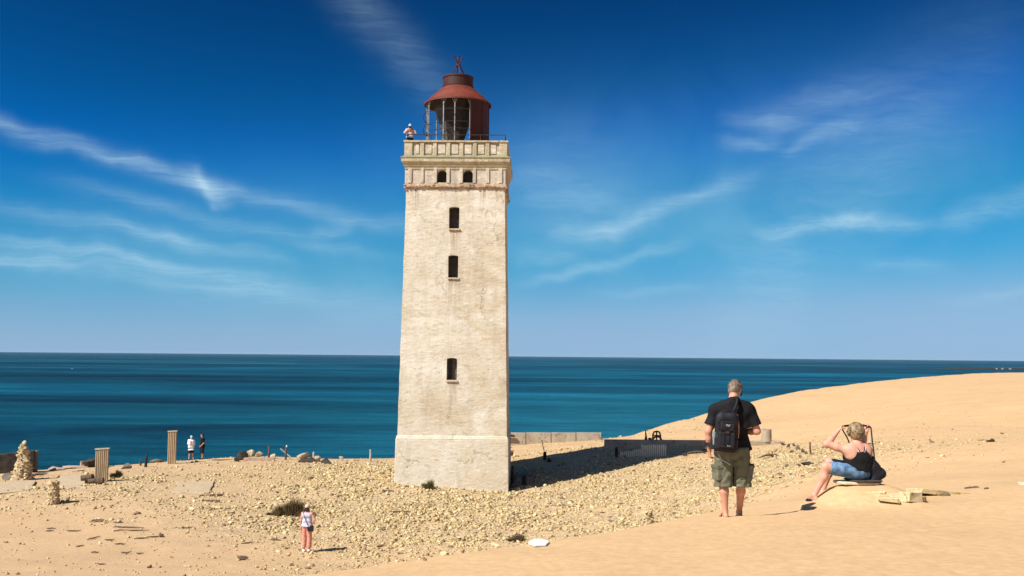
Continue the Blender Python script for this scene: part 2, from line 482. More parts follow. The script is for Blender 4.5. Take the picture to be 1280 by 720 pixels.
build_rubble()
# ------------------------------------------------------------------ sun, sky, sea
SUN_AZ, SUN_EL = R(52.5), R(47)         # the light comes from behind the camera's left shoulder
sd = bpy.data.lights.new('sun', 'SUN'); so = bpy.data.objects.new('sun', sd); COL.objects.link(so)
sd.energy = 4.9; sd.angle = R(0.53); sd.color = (1.0, 0.955, 0.88)
to_sun = Vector((-math.sin(SUN_AZ) * math.cos(SUN_EL), -math.cos(SUN_AZ) * math.cos(SUN_EL), math.sin(SUN_EL)))
so.rotation_euler = to_sun.to_track_quat('Z', 'Y').to_euler()
so.location = to_sun * 60

w = bpy.data.worlds.new('World'); SC.world = w; w.use_nodes = True
nt = w.node_tree; bg = nt.nodes['Background']; bg.inputs[1].default_value = 0.1
sky = N(nt, 'ShaderNodeTexSky', sky_type='NISHITA', sun_disc=False)
sky.sun_elevation = SUN_EL; sky.sun_rotation = R(180) + SUN_AZ
_g = N(nt, 'ShaderNodeTexCoord'); _s = N(nt, 'ShaderNodeSeparateXYZ'); nt.links.new(_g.outputs['Generated'], _s.inputs[0])
_c = N(nt, 'ShaderNodeCombineXYZ'); nt.links.new(_s.outputs[0], _c.inputs[0]); nt.links.new(_s.outputs[1], _c.inputs[1])
nt.links.new(math_n(nt, 'ADD', _s.outputs[2], 0.08), _c.inputs[2]); nt.links.new(_c.outputs[0], sky.inputs[0])
sky.air_density = 1.0; sky.dust_density = 1.0; sky.ozone_density = 1.0
# the strong polarised blue of the photograph: a tone curve per channel on the sky's own colours
sc10 = mix(nt, 1.0, sky.outputs[0], (0.1, 0.1, 0.1), 'MULTIPLY')
cv = N(nt, 'ShaderNodeRGBCurve'); nt.links.new(sc10, cv.inputs['Color'])
cv.mapping.use_clip = False
def setc(i, pts):
    c = cv.mapping.curves[i]
    c.points[0].location = pts[0]; c.points[1].location = pts[-1]
    for p in pts[1:-1]: c.points.new(*p)
CURVES = dict(r=[(0, 0), (.15, .001), (.20, .002), (.27, .008), (.33, .09), (.38, .185), (.55, .28), (1, .4)],
              g=[(0, 0), (.18, .022), (.24, .055), (.33, .15), (.42, .23), (.50, .31), (.6, .38), (1, .45)],
              b=[(0, 0), (.3, .085), (.38, .18), (.46, .355), (.53, .39), (.6, .47), (1, .6)])
setc(0, CURVES['r']); setc(1, CURVES['g']); setc(2, CURVES['b'])
cv.mapping.update()
# cirrus: long soft streaks laid out by compass bearing and elevation
tc = N(nt, 'ShaderNodeTexCoord'); sx = N(nt, 'ShaderNodeSeparateXYZ'); nt.links.new(tc.outputs['Generated'], sx.inputs[0])
az = math_n(nt, 'ARCTAN2', sx.outputs[0], sx.outputs[1]); el = math_n(nt, 'ARCSINE', sx.outputs[2])
cx = N(nt, 'ShaderNodeCombineXYZ')
nt.links.new(math_n(nt, 'MULTIPLY', az, 57.2958), cx.inputs[0]); nt.links.new(math_n(nt, 'MULTIPLY', el, 57.2958), cx.inputs[1])
wn = noise(nt, 0.30, 3, 0.5, cx.outputs[0])
wv = N(nt, 'ShaderNodeVectorMath', operation='SUBTRACT'); nt.links.new(wn.outputs['Color'], wv.inputs[0]); wv.inputs[1].default_value = (.5, .5, .5)
ws = N(nt, 'ShaderNodeVectorMath', operation='SCALE'); nt.links.new(wv.outputs[0], ws.inputs[0]); ws.inputs['Scale'].default_value = 1.6
wa = N(nt, 'ShaderNodeVectorMath', operation='ADD'); nt.links.new(cx.outputs[0], wa.inputs[0]); nt.links.new(ws.outputs[0], wa.inputs[1])
wh_ = N(nt, 'ShaderNodeVectorMath', operation='SCALE'); nt.links.new(wv.outputs[0], wh_.inputs[0]); wh_.inputs['Scale'].default_value = 1.1
wf = N(nt, 'ShaderNodeVectorMath', operation='ADD'); nt.links.new(cx.outputs[0], wf.inputs[0]); nt.links.new(wh_.outputs[0], wf.inputs[1])
def azel(px, py):
    v = ray(px, py)
    return math.degrees(math.atan2(v[0], v[1])), math.degrees(math.atan2(v[2], math.hypot(v[0], v[1])))
def streaks(lst, fib_rot, fib_scale):
    tot = None
    for (x0, y0, x1, y1, wpx, amp) in lst:
        a0, a1 = azel(x0, y0), azel(x1, y1)
        cxy = ((a0[0] + a1[0]) / 2, (a0[1] + a1[1]) / 2)
        dx, dy = a1[0] - a0[0], a1[1] - a0[1]
        mp = N(nt, 'ShaderNodeMapping', vector_type='TEXTURE')
        mp.inputs['Location'].default_value = (*cxy, 0); mp.inputs['Rotation'].default_value = (0, 0, math.atan2(dy, dx))
        mp.inputs['Scale'].default_value = (math.hypot(dx, dy) / 2 * 1.05, wpx / 1244 * 57.3, 1)
        nt.links.new(wa.outputs[0], mp.inputs['Vector'])
        # soft ends: the fourth power along the streak, the square across it
        sp = N(nt, 'ShaderNodeSeparateXYZ'); nt.links.new(mp.outputs[0], sp.inputs[0])
        a2 = math_n(nt, 'MULTIPLY', sp.outputs[0], sp.outputs[0]); a4 = math_n(nt, 'MULTIPLY', a2, a2)
        b2 = math_n(nt, 'MULTIPLY', sp.outputs[1], sp.outputs[1])
        e = math_n(nt, 'EXPONENT', math_n(nt, 'MULTIPLY', math_n(nt, 'ADD', a4, b2), -1.0))
        e = math_n(nt, 'MULTIPLY', e, amp)
        tot = e if tot is None else math_n(nt, 'ADD', tot, e)
    mp = N(nt, 'ShaderNodeMapping'); mp.inputs['Rotation'].default_value = (0, 0, fib_rot); mp.inputs['Scale'].default_value = fib_scale
    nt.links.new(wf.outputs[0], mp.inputs['Vector'])
    fb = noise(nt, 1.0, 6, 0.62, mp.outputs[0], 0.5)
    mpf = N(nt, 'ShaderNodeMapping'); mpf.inputs['Rotation'].default_value = (0, 0, fib_rot); mpf.inputs['Scale'].default_value = (fib_scale[0] * 2, fib_scale[1] * 4.5, 1); nt.links.new(wf.outputs[0], mpf.inputs['Vector'])
    fb2 = noise(nt, 1.0, 4, 0.6, mpf.outputs[0], 0.3)
    tot = math_n(nt, 'MULTIPLY', tot, ramp(nt, fb2.outputs[0], [(0.3, 0.72), (0.7, 1.08)]).outputs[0])
    return math_n(nt, 'MULTIPLY', tot, ramp(nt, fb.outputs[0], [(0.25, 0.3), (0.5, 0.8), (0.75, 1.25)]).outputs[0])
L = [(-120, 118, 300, 238, 10, .50), (260, 232, 560, 292, 10, .34), (228, 208, 282, 248, 10, .5), (242, 202, 266, 256, 6, .35), (-60, 245, 200, 292, 9, .22), (140, 285, 345, 322, 8, .42),
     (-60, 290, 330, 350, 8, .46), (-80, 318, 100, 338, 8, .45), (60, 330, 420, 372, 11, .32), (100, 232, 480, 322, 9, .30), (385, 292, 440, 280, 9, .32), (200, 350, 620, 400, 26, .20), (-100, 300, 260, 330, 40, .14), (405, -40, 560, 120, 26, .20)]
Rr = [(685, 292, 775, 290, 13, .42), (740, 290, 930, 226, 12, .50), (650, 220, 800, 270, 26, .22), (665, 352, 845, 308, 8, .45), (640, 318, 720, 322, 10, .25), (905, 182, 975, 176, 9, .42), (912, 150, 1010, 160, 9, .25), (940, 150, 1090, 110, 20, .22),
      (985, 190, 1075, 150, 9, .40), (945, 288, 1080, 268, 9, .45), (1040, 272, 1165, 278, 10, .42), (1185, 278, 1300, 242, 14, .48), (1085, 328, 1180, 334, 7, .28), (1190, 372, 1330, 362, 8, .28), (740, 368, 880, 362, 6, .22),
      (860, 520, 1240, 20, 60, .12), (900, 330, 1010, 330, 70, .15), (640, 260, 760, 180, 60, .12), (1000, 250, 1150, 120, 60, .12)]
cl = math_n(nt, 'ADD', streaks(L, R(12), (0.14, 1.5, 1)), streaks(Rr, R(-17), (0.25, 1.1, 1)))
vn_ = noise(nt, 0.10, 4, 0.55, wa.outputs[0], 0.6)
veil = None
for vx, vy, rx, ry, am in ((1000, 285, 430, 150, .46), (720, 290, 220, 120, .32), (120, 330, 360, 90, .32), (420, 330, 260, 90, .24)):
    a0 = azel(vx, vy); mp_ = N(nt, 'ShaderNodeMapping', vector_type='TEXTURE'); mp_.inputs['Location'].default_value = (*a0, 0); mp_.inputs['Scale'].default_value = (rx / 21.7, ry / 21.7, 1)
    nt.links.new(cx.outputs[0], mp_.inputs['Vector']); dp = N(nt, 'ShaderNodeVectorMath', operation='DOT_PRODUCT'); nt.links.new(mp_.outputs[0], dp.inputs[0]); nt.links.new(mp_.outputs[0], dp.inputs[1])
    e_ = math_n(nt, 'MULTIPLY', math_n(nt, 'EXPONENT', math_n(nt, 'MULTIPLY', dp.outputs['Value'], -1.3)), am); veil = e_ if veil is None else math_n(nt, 'ADD', veil, e_)
veil = math_n(nt, 'MULTIPLY', veil, ramp(nt, vn_.outputs[0], [(0.3, 0.35), (0.7, 1.2)]).outputs[0])
cl = math_n(nt, 'MULTIPLY', cl, 0.74)
hz = N(nt, 'ShaderNodeMapRange', interpolation_type='SMOOTHSTEP'); nt.links.new(el, hz.inputs[0]); hz.inputs[1].default_value = 0.10; hz.inputs[2].default_value = -0.01; hz.inputs[3].default_value = 0.0; hz.inputs[4].default_value = 0.75
base = mix(nt, hz.outputs[0], cv.outputs[0], (0.205, 0.315, 0.475))
base = mix(nt, veil, base, (0.125, 0.325, 0.49))
skyc = mix(nt, cl, base, (0.35, 0.51, 0.61))
# Background strength 0.1, so the graded colour is scaled back up
out = N(nt, 'ShaderNodeVectorMath', operation='SCALE'); nt.links.new(skyc, out.inputs[0]); out.inputs['Scale'].default_value = 10.0
nt.links.new(out.outputs[0], bg.inputs[0])

def build_sea():
    m, nt, b = new_mat('sea_water')
    tc = N(nt, 'ShaderNodeTexCoord'); vec = tc.outputs['Object']
    mp = N(nt, 'ShaderNodeMapping'); mp.inputs['Scale'].default_value = (0.0009, 0.0035, 1); nt.links.new(vec, mp.inputs['Vector'])
    bands = noise(nt, 1.0, 5, 0.6, mp.outputs[0], 0.8)
    mp2 = N(nt, 'ShaderNodeMapping'); mp2.inputs['Scale'].default_value = (0.010, 0.05, 1); nt.links.new(vec, mp2.inputs['Vector'])
    b2 = noise(nt, 1.0, 8, 0.68, mp2.outputs[0], 0.3)
    s = N(nt, 'ShaderNodeSeparateXYZ'); nt.links.new(vec, s.inputs[0])
    # shallower, greener water towards the coast on the right
    gx = N(nt, 'ShaderNodeMapRange', interpolation_type='SMOOTHSTEP'); nt.links.new(math_n(nt, 'DIVIDE', s.outputs[0], math_n(nt, 'MAXIMUM', s.outputs[1], 1.0)), gx.inputs[0])
    gx.inputs[1].default_value = -0.35; gx.inputs[2].default_value = 0.2
    gy = N(nt, 'ShaderNodeMapRange', interpolation_type='SMOOTHSTEP'); nt.links.new(s.outputs[1], gy.inputs[0])
    gy.inputs[1].default_value = 2600; gy.inputs[2].default_value = 500
    sh = math_n(nt, 'MULTIPLY', gx.outputs[0], gy.outputs[0])
    deep = ramp(nt, bands.outputs[0], [(0.36, (0.0003, 0.015, 0.029)), (0.5, (0.0008, 0.035, 0.060)), (0.64, (0.003, 0.070, 0.108))]).outputs[0]
    col = mix(nt, sh, deep, (0.010, 0.115, 0.175))
    col = mix(nt, 1.0, col, ramp(nt, b2.outputs[0], [(0.34, 0.70), (0.5, 1.03), (0.66, 1.5)]).outputs[0], 'MULTIPLY')
    mp3 = N(nt, 'ShaderNodeMapping'); mp3.inputs['Scale'].default_value = (0.00012, 0.00055, 1); nt.links.new(vec, mp3.inputs['Vector'])
    b3 = noise(nt, 1.0, 4, 0.6, mp3.outputs[0], 0.6)
    col = mix(nt, 1.0, col, ramp(nt, b3.outputs[0], [(0.38, 0.75), (0.5, 1.1), (0.62, 1.9)]).outputs[0], 'MULTIPLY')
    nt.links.new(col, b.inputs['Base Color'])
    b.inputs['Roughness'].default_value = 0.45; b.inputs['IOR'].default_value = 1.33; b.inputs['Specular IOR Level'].default_value = 0.08
    w1 = noise(nt, 0.09, 6, 0.65, vec, 0.4); w2 = noise(nt, 0.6, 4, 0.6, vec)
    bp = N(nt, 'ShaderNodeBump'); bp.inputs['Distance'].default_value = 3.0; bp.inputs['Strength'].default_value = 0.8
    nt.links.new(w1.outputs[0], bp.inputs['Height'])
    bp2 = N(nt, 'ShaderNodeBump'); bp2.inputs['Distance'].default_value = 0.6; bp2.inputs['Strength'].default_value = 0.7
    nt.links.new(w2.outputs[0], bp2.inputs['Height']); nt.links.new(bp.outputs[0], bp2.inputs['Normal'])
    nt.links.new(bp2.outputs[0], b.inputs['Normal'])
    mb = MB()
    n = 96; rs = [0.0, 300, 3000, 15000, 60000]
    vs = [(0, 0, SEA)]; fs = []
    for r in rs[1:]:
        vs += [(r * math.cos(2 * math.pi * k / n), r * math.sin(2 * math.pi * k / n), SEA) for k in range(n)]
    for k in range(n): fs.append((0, 1 + k, 1 + (k + 1) % n))
    for j in range(len(rs) - 2):
        for k in range(n): fs.append((1 + j * n + k, 1 + (j + 1) * n + k, 1 + (j + 1) * n + (k + 1) % n, 1 + j * n + (k + 1) % n))
    mb.add(vs, fs)
    o = mb.build('sea', m); o['kind'] = 'structure'
build_sea()
def build_coast():
    m = mat2('dark_heath', (0.010, 0.014, 0.012), (0.03, 0.03, 0.022), 0.02, 0.95, 0)
    mb = MB(); n = 90; Y0 = 7000
    vs = []; 
    for i in range(n + 1):
        x = 3180 + i * 26
        h = (2 + 13 * float(fbm(np.array([x / 90.0]), np.array([0.3]), 3, 5)[0])) * min(1, i / 8)
        for dy, zz in ((0, -1), (14, h * .6), (60, h), (500, h * 1.05), (900, -1)): vs.append((x, Y0 + dy + i * 6, SEA + zz))
    fs = [(i * 5 + k, (i + 1) * 5 + k, (i + 1) * 5 + k + 1, i * 5 + k + 1) for i in range(n) for k in range(4)]
    mb.add(vs, fs); o = mb.build('coast', m); o['kind'] = 'structure'
    wh = mat2('white_render', (0.5, 0.5, 0.49), (0.42, 0.42, 0.41), 0.5, 0.8, 0); rf = mat2('dark_tiles', (0.08, 0.05, 0.04), (0.12, 0.07, 0.05), 0.5, 0.9, 0)
    labs = ['tiny white house with long dark roof farthest left on the distant coast', 'tiny white house with grey roof in the middle of the distant coast', 'tiny white house nearest the right edge on the distant coast']
    for px, sz, lb in ((1251, 9, labs[0]), (1259, 12, labs[1]), (1270, 14, labs[2])):
        x = ray(px, 464)[0] * 6990
        t = empty('house', (x, 6990 + (x - 3180) / 26 * 6, SEA + 3), 0, lb, 'house', 'white houses on the far coast')
        MB().box((0, 0, 3.2), (sz, 9, 6.4)).build('wall', wh, t)
        h = sz / 2 + .6
        MB().add([(-h, -5.2, 6.4), (h, -5.2, 6.4), (h, 5.2, 6.4), (-h, 5.2, 6.4), (-h, 0, 10), (h, 0, 10)], [(0, 1, 5, 4), (2, 3, 4, 5), (0, 4, 3), (1, 2, 5), (3, 2, 1, 0)]).build('roof', rf, t)
build_coast()
def build_boat():
    p = at(90, 461.2, 1.0); k = SEA / p[2]
    t = empty('boat', (p[0] * k, k, SEA), 0.3, 'tiny white motor boat far out on the dark sea at left', 'boat')
    m = mat2('boat_white', (0.85, 0.86, 0.86), (0.78, 0.8, 0.82), 1, 0.4, 0); g = mat2('cabin_glass', (0.03, 0.04, 0.05), (0.05, 0.06, 0.07), 1, 0.2, 0)
    vs = []; 
    for x, wd, hh in ((-5, 1.6, 1.4), (-1, 1.9, 1.5), (3, 1.5, 1.8), (5.8, .1, 2.3)):
        vs += [(x, -wd, hh), (x, -wd * .7, -.3), (x, wd * .7, -.3), (x, wd, hh)]
    fs = []
    for i in range(3):
        for q in range(4): fs.append((i * 4 + q, i * 4 + (q + 1) % 4, (i + 1) * 4 + (q + 1) % 4, (i + 1) * 4 + q))
    fs += [(0, 3, 2, 1), (12, 13, 14, 15)]
    MB().add(vs, fs).build('hull', m, t)
    c = MB().box((-.6, 0, 2.4), (3.6, 2.4, 2.2), taper=.8).build('cabin', m, t)
    MB().box((-.6, 0, 2.7), (3.3, 2.46, .6)).build('window', g, c)
build_boat()
def build_haze():
    m = bpy.data.materials.new('sea_air'); m.use_nodes = True; nt = m.node_tree; nt.nodes.clear()
    o_ = nt.nodes.new('ShaderNodeOutputMaterial'); v = nt.nodes.new('ShaderNodeVolumePrincipled')
    v.inputs['Color'].default_value = (0.60, 0.80, 1.0, 1); v.inputs['Density'].default_value = HAZE; v.inputs['Anisotropy'].default_value = 0.0
    nt.links.new(v.outputs[0], o_.inputs['Volume'])
    o = MB().box((0, 0, (21 + SEA - 6) / 2), (124000, 124000, 21 - (SEA - 6))).build('haze', m); o['kind'] = 'stuff'
HAZE = 5e-6
build_haze()
# ------------------------------------------------------------------ lighthouse
def wall_material(name, light, mid_, tan, soot, tan_amt=0.5, soot_amt=0.0, course=True, z_stain=None):
    m, nt, b = new_mat(name)
    tc = N(nt, 'ShaderNodeTexCoord'); vec = tc.outputs['Object']
    big = noise(nt, 0.42, 6, 0.66, vec, 0.7)
    mp = N(nt, 'ShaderNodeMapping'); mp.inputs['Scale'].default_value = (3.0, 3.0, 6.5); nt.links.new(vec, mp.inputs['Vector'])
    chip = noise(nt, 1.0, 5, 0.66, mp.outputs[0])
    fine = noise(nt, 10, 4, 0.7, vec)
    c = ramp(nt, big.outputs[0], [(0.38, light), (0.66, mid_)]).outputs[0]
    sp = N(nt, 'ShaderNodeSeparateXYZ'); nt.links.new(vec, sp.inputs[0])
    lowr = math_n(nt, 'ADD', math_n(nt, 'MULTIPLY', sp.outputs[0], .10), math_n(nt, 'MULTIPLY', sp.outputs[2], -.012))
    c = mix(nt, math_n(nt, 'MULTIPLY', ramp(nt, math_n(nt, 'ADD', big.outputs['Color'], lowr), [(0.5, 0.0), (0.8, 1.0)]).outputs[0], .5), c, tan)
    c = mix(nt, math_n(nt, 'MULTIPLY', ramp(nt, big.outputs['Color'], [(0.44, 0.0), (0.66, 1.0)]).outputs[0], tan_amt), c, tan)
    c = mix(nt, ramp(nt, chip.outputs[0], [(0.54, 0.0), (0.64, 0.75)]).outputs[0], c, tan)
    c = mix(nt, ramp(nt, chip.outputs['Color'], [(0.53, 0.0), (0.66, 0.8)]).outputs[0], c, (0.76, 0.71, 0.59))
    pits = ramp(nt, fine.outputs[0], [(0.27, 1.0), (0.34, 0.0)]).outputs[0]
    c = mix(nt, math_n(nt, 'MULTIPLY', pits, 0.7), c, soot)
    # grey-green weathering that runs down in streaks
    mp3 = N(nt, 'ShaderNodeMapping'); mp3.inputs['Scale'].default_value = (2.4, 2.4, 0.28); nt.links.new(vec, mp3.inputs['Vector'])
    st = noise(nt, 1.0, 5, 0.6, mp3.outputs[0])
    c = mix(nt, math_n(nt, 'MULTIPLY', ramp(nt, st.outputs[0], [(0.5, 0.0), (0.72, 1.0)]).outputs[0], 0.28 + soot_amt), c, soot)
    # lost patches of render with the darker brick showing
    lost = noise(nt, 1.5, 7, 0.72, vec, 1.0)
    c = mix(nt, ramp(nt, lost.outputs[0], [(0.60, 0.0), (0.66, 0.55)]).outputs[0], c, (tan[0] * .86, tan[1] * .82, tan[2] * .78))
    h = chip.outputs[0]
    if course:
        mpb = N(nt, 'ShaderNodeMapping'); mpb.inputs['Rotation'].default_value = (R(90), 0, 0); nt.links.new(vec, mpb.inputs['Vector'])
        br = N(nt, 'ShaderNodeTexBrick'); br.inputs['Scale'].default_value = 1.0
        br.inputs['Brick Width'].default_value = 0.26; br.inputs['Row Height'].default_value = 0.082; br.inputs['Mortar Size'].default_value = 0.007
        br.inputs['Mortar Smooth'].default_value = 0.6
        br.inputs['Color1'].default_value = (0.25, 0.25, 0.25, 1); br.inputs['Color2'].default_value = (0.75, 0.75, 0.75, 1); br.inputs['Mortar'].default_value = (0.3, 0.3, 0.3, 1)
        nt.links.new(mpb.outputs[0], br.inputs['Vector'])
        vis = ramp(nt, big.outputs['Color'], [(0.42, 0.0), (0.66, 0.6)]).outputs[0]
        var = mix(nt, 1.0, c, ramp(nt, br.outputs['Color'], [(0.2, 0.80), (0.8, 1.06)]).outputs[0], 'MULTIPLY')
        c = mix(nt, vis, c, var)
        c = mix(nt, math_n(nt, 'MULTIPLY', br.outputs['Fac'], math_n(nt, 'MULTIPLY', vis, 0.35)), c, soot)
    nt.links.new(c, b.inputs['Base Color'])
    b.inputs['Roughness'].default_value = 0.92; b.inputs['Specular IOR Level'].default_value = 0.15
    bp = N(nt, 'ShaderNodeBump'); bp.inputs['Distance'].default_value = 0.05; bp.inputs['Strength'].default_value = 0.55
    nt.links.new(h, bp.inputs['Height'])
    bp2 = N(nt, 'ShaderNodeBump'); bp2.inputs['Distance'].default_value = 0.02; bp2.inputs['Strength'].default_value = 0.6
    nt.links.new(fine.outputs[0], bp2.inputs['Height']); nt.links.new(bp.outputs[0], bp2.inputs['Normal']); nt.links.new(bp2.outputs[0], b.inputs['Normal'])
    return m
M_WALL = wall_material('whitewashed_masonry', (0.69, 0.64, 0.54), (0.60, 0.53, 0.405), (0.50, 0.385, 0.24), (0.27, 0.22, 0.15), 0.5)
def cracks_and_streaks(m, spots=()):
    nt = m.node_tree; b = nt.nodes['Principled BSDF']; src = b.inputs['Base Color'].links[0].from_socket
    tc = N(nt, 'ShaderNodeTexCoord'); vec = tc.outputs['Object']
    wn = noise(nt, 1.3, 5, .65, vec); v_ = N(nt, 'ShaderNodeVectorMath', operation='SCALE'); nt.links.new(wn.outputs['Color'], v_.inputs[0]); v_.inputs['Scale'].default_value = 1.5
    a_ = N(nt, 'ShaderNodeVectorMath', operation='ADD'); nt.links.new(vec, a_.inputs[0]); nt.links.new(v_.outputs[0], a_.inputs[1])
    vo = N(nt, 'ShaderNodeTexVoronoi', feature='DISTANCE_TO_EDGE'); vo.inputs['Scale'].default_value = .36; nt.links.new(a_.outputs[0], vo.inputs['Vector'])
    gate = ramp(nt, noise(nt, .5, 3, .5, vec).outputs[0], [(.5, 0.0), (.6, .7)]).outputs[0]
    c = mix(nt, math_n(nt, 'MULTIPLY', ramp(nt, vo.outputs['Distance'], [(0.004, 1.0), (0.012, 0.0)]).outputs[0], gate), src, (.24, .18, .12))
    sp = N(nt, 'ShaderNodeSeparateXYZ'); nt.links.new(vec, sp.inputs[0])
    mp = N(nt, 'ShaderNodeMapping'); mp.inputs['Scale'].default_value = (7, 7, .5); nt.links.new(vec, mp.inputs['Vector'])
    sn = ramp(nt, noise(nt, 1.0, 4, .6, mp.outputs[0]).outputs[0], [(.42, 0.0), (.62, 1.0)]).outputs[0]
    for (x, z, L, hw) in spots:
        dz = math_n(nt, 'DIVIDE', math_n(nt, 'SUBTRACT', z, sp.outputs[2]), L)
        down = math_n(nt, 'MULTIPLY', math_n(nt, 'GREATER_THAN', dz, 0.0), math_n(nt, 'SUBTRACT', 1.0, dz, True), True)
        dx = math_n(nt, 'DIVIDE', math_n(nt, 'SUBTRACT', sp.outputs[0], x), hw); side = math_n(nt, 'SUBTRACT', 1.0, math_n(nt, 'MULTIPLY', dx, dx), True)
        c = mix(nt, math_n(nt, 'MULTIPLY', math_n(nt, 'MULTIPLY', down, side), math_n(nt, 'MULTIPLY', sn, .75)), c, (.30, .20, .12))
    nt.links.new(c, b.inputs['Base Color'])
M_PLINTH = wall_material('smooth_plinth_render', (0.68, 0.635, 0.54), (0.62, 0.555, 0.44), (0.50, 0.40, 0.26), (0.27, 0.22, 0.14), 0.4, 0.0, False)
M_TRIM = wall_material('weathered_trim', (0.55, 0.49, 0.34), (0.47, 0.39, 0.25), (0.38, 0.30, 0.18), (0.16, 0.13, 0.09), 0.5, 0.25, False)
M_STRING = wall_material('crumbling_brick_band', (0.50, 0.38, 0.26), (0.38, 0.25, 0.16), (0.28, 0.16, 0.10), (0.12, 0.08, 0.06), 0.6, 0.35, False)
M_PANEL = wall_material('panel_render', (0.50, 0.46, 0.38), (0.40, 0.35, 0.27), (0.32, 0.25, 0.16), (0.12, 0.10, 0.08), 0.6, 0.35, False)
M_FRIEZE = wall_material('frieze_render', (0.62, 0.55, 0.43), (0.52, 0.45, 0.34), (0.40, 0.33, 0.26), (0.20, 0.17, 0.15), 0.4, 0.2, False)
M_LEDGE = mat2('green_ledge', (0.17, 0.20, 0.12), (0.33, 0.30, 0.18), 2.2, 0.9, 0.5)
M_RUST = mat2('rusted_red_metal', (0.075, 0.014, 0.009), (0.04, 0.013, 0.009), 1.6, 0.65, 0.4, 9, c3=(0.035, 0.018, 0.013), spec=0.35)  # rust red, darkened so the plate's grazing-sun shade sits in the colour
M_REDROOF = mat2('faded_red_roof', (0.20, 0.038, 0.020), (0.11, 0.025, 0.015), 1.3, 0.6, 0.25, 8, c3=(0.16, 0.04, 0.02), spec=0.35)
M_DARKIRON = mat2('dark_iron', (0.018, 0.014, 0.013), (0.05, 0.028, 0.02), 3, 0.7, 0.2)
M_POST = mat2('grey_painted_iron', (0.30, 0.30, 0.29), (0.12, 0.09, 0.07), 5, 0.55, 0.2, lo=.5, hi=.6)
M_HOPPER = mat2('grey_sheet_metal', (0.10, 0.095, 0.09), (0.05, 0.045, 0.04), 1.8, 0.7, 0.2)
M_UNDER = mat2('dark_soffit', (0.06, 0.035, 0.025), (0.10, 0.06, 0.045), 2, 0.8, 0.2)  # soffit in a darker brown than the roof above
M_BOARD_SHADE = mat2('dark_board_and_shade', (0.025, 0.02, 0.018), (0.045, 0.036, 0.03), 4, 0.8, 0.3)  # boarding in the lowest window, elsewhere a dark stand-in for unlit depth
M_SILL = mat2('brick_sill', (0.50, 0.33, 0.22), (0.62, 0.52, 0.38), 9, 0.9, 0.4)

def poly_extr_y(mb, poly, y0, y1, mi=0):
    """outline in x,z pushed from y0 to y1"""
    n = len(poly)
    vs = [(p[0], y0, p[1]) for p in poly] + [(p[0], y1, p[1]) for p in poly]
    fs = [tuple(range(n)), tuple(range(2 * n - 1, n - 1, -1))]
    for i in range(n): fs.append((i, n + i, n + (i + 1) % n, (i + 1) % n))
    mb.add(vs, fs, mi)
def arch(xc, w_, z0, z1, rise, n=8):
    h = w_ / 2
    pts = [(xc - h, z0), (xc + h, z0), (xc + h, z1 - rise)]
    for i in range(1, n):
        a = math.pi * i / n
        pts.append((xc + h * math.cos(a), z1 - rise + rise * math.sin(a)))
    pts.append((xc - h, z1 - rise))
    return pts
def boolean_cut(o, cutters):
    for c in cutters:
        m = o.modifiers.new('cut', 'BOOLEAN'); m.operation = 'DIFFERENCE'; m.object = c; m.solver = 'EXACT'
    bpy.context.view_layer.update()
    dg = bpy.context.evaluated_depsgraph_get()
    me = bpy.data.meshes.new_from_object(o.evaluated_get(dg))
    o.modifiers.clear(); o.data = me
    for c in cutters: bpy.data.objects.remove(c)

TW_Y = 57.1
TX = -3.11
ROTZ = R(-1.2)
TZ = -7.6
LH = empty('lighthouse', (TX, TW_Y, TZ), ROTZ, 'tall square whitewashed masonry lighthouse with a rusty red lantern on top', 'lighthouse')
def tz(py, yoff=-2.75, px=567):
    """height above the tower's foot of the photograph row py on its front face"""
    return at(px, py, TW_Y + yoff)[2] - TZ
def tx(px, py, yoff=-2.75):
    return at(px, py, TW_Y + yoff)[0] - TX
def frustum(mb, z0, w0, z1, w1, mi=0, ny=1):
    a, c = w0 / 2, w1 / 2
    vs = [(-a, -a, z0), (a, -a, z0), (a, a, z0), (-a, a, z0), (-c, -c, z1), (c, -c, z1), (c, c, z1), (-c, c, z1)]
    mb.add(vs, [(0, 3, 2, 1), (4, 5, 6, 7), (0, 1, 5, 4), (1, 2, 6, 5), (2, 3, 7, 6), (3, 0, 4, 7)], mi)
ZP = tz(546, -3.05); ZS0 = tz(236); ZS1 = tz(229); ZF1 = tz(209.5); ZC1 = tz(198); ZL1 = tz(195.5); ZG = tz(178)
WB = 5.92; WPL = 6.14; WT = 5.44
# plinth
mb = MB(); frustum(mb, -1.2, 6.20, ZP - 0.16, WPL - .05); frustum(mb, ZP - 0.16, WPL - .05, ZP + 0.05, WPL - 0.17)
mb.build('plinth', M_PLINTH, LH, bevel=0.03)
# shaft with its three window openings cut through
mb = MB()
NS = 30
for i in range(NS + 1): pass
a = np.linspace(ZP + 0.05, ZS0, NS + 1)
vs = []
for i, z in enumerate(a):
    wv_ = WB + (WT - WB) * (z - a[0]) / (a[-1] - a[0])
    j = [random.uniform(-.012, .012) for _ in range(4)]
    for k, (sx_, sy_) in enumerate(((-1, -1), (1, -1), (1, 1), (-1, 1))): vs.append((sx_ * (wv_ / 2 + j[k]), sy_ * (wv_ / 2 + j[k]), z))
fs = [(0, 3, 2, 1), (NS * 4, NS * 4 + 1, NS * 4 + 2, NS * 4 + 3)]
for i in range(NS):
    for k in range(4): fs.append((i * 4 + k, i * 4 + (k + 1) % 4, (i + 1) * 4 + (k + 1) % 4, (i + 1) * 4 + k))
mb.add(vs, fs)
shaft = mb.build('shaft', M_WALL, LH)
wins = [(569.0, 258.5, 285.5, 13.0, 'open narrow window, topmost in the shaft'), (567.8, 319, 347, 12.6, 'open narrow window, middle one in the shaft'), (566.3, 447.5, 475, 12.8, 'boarded narrow window, lowest in the shaft')]
cut = []
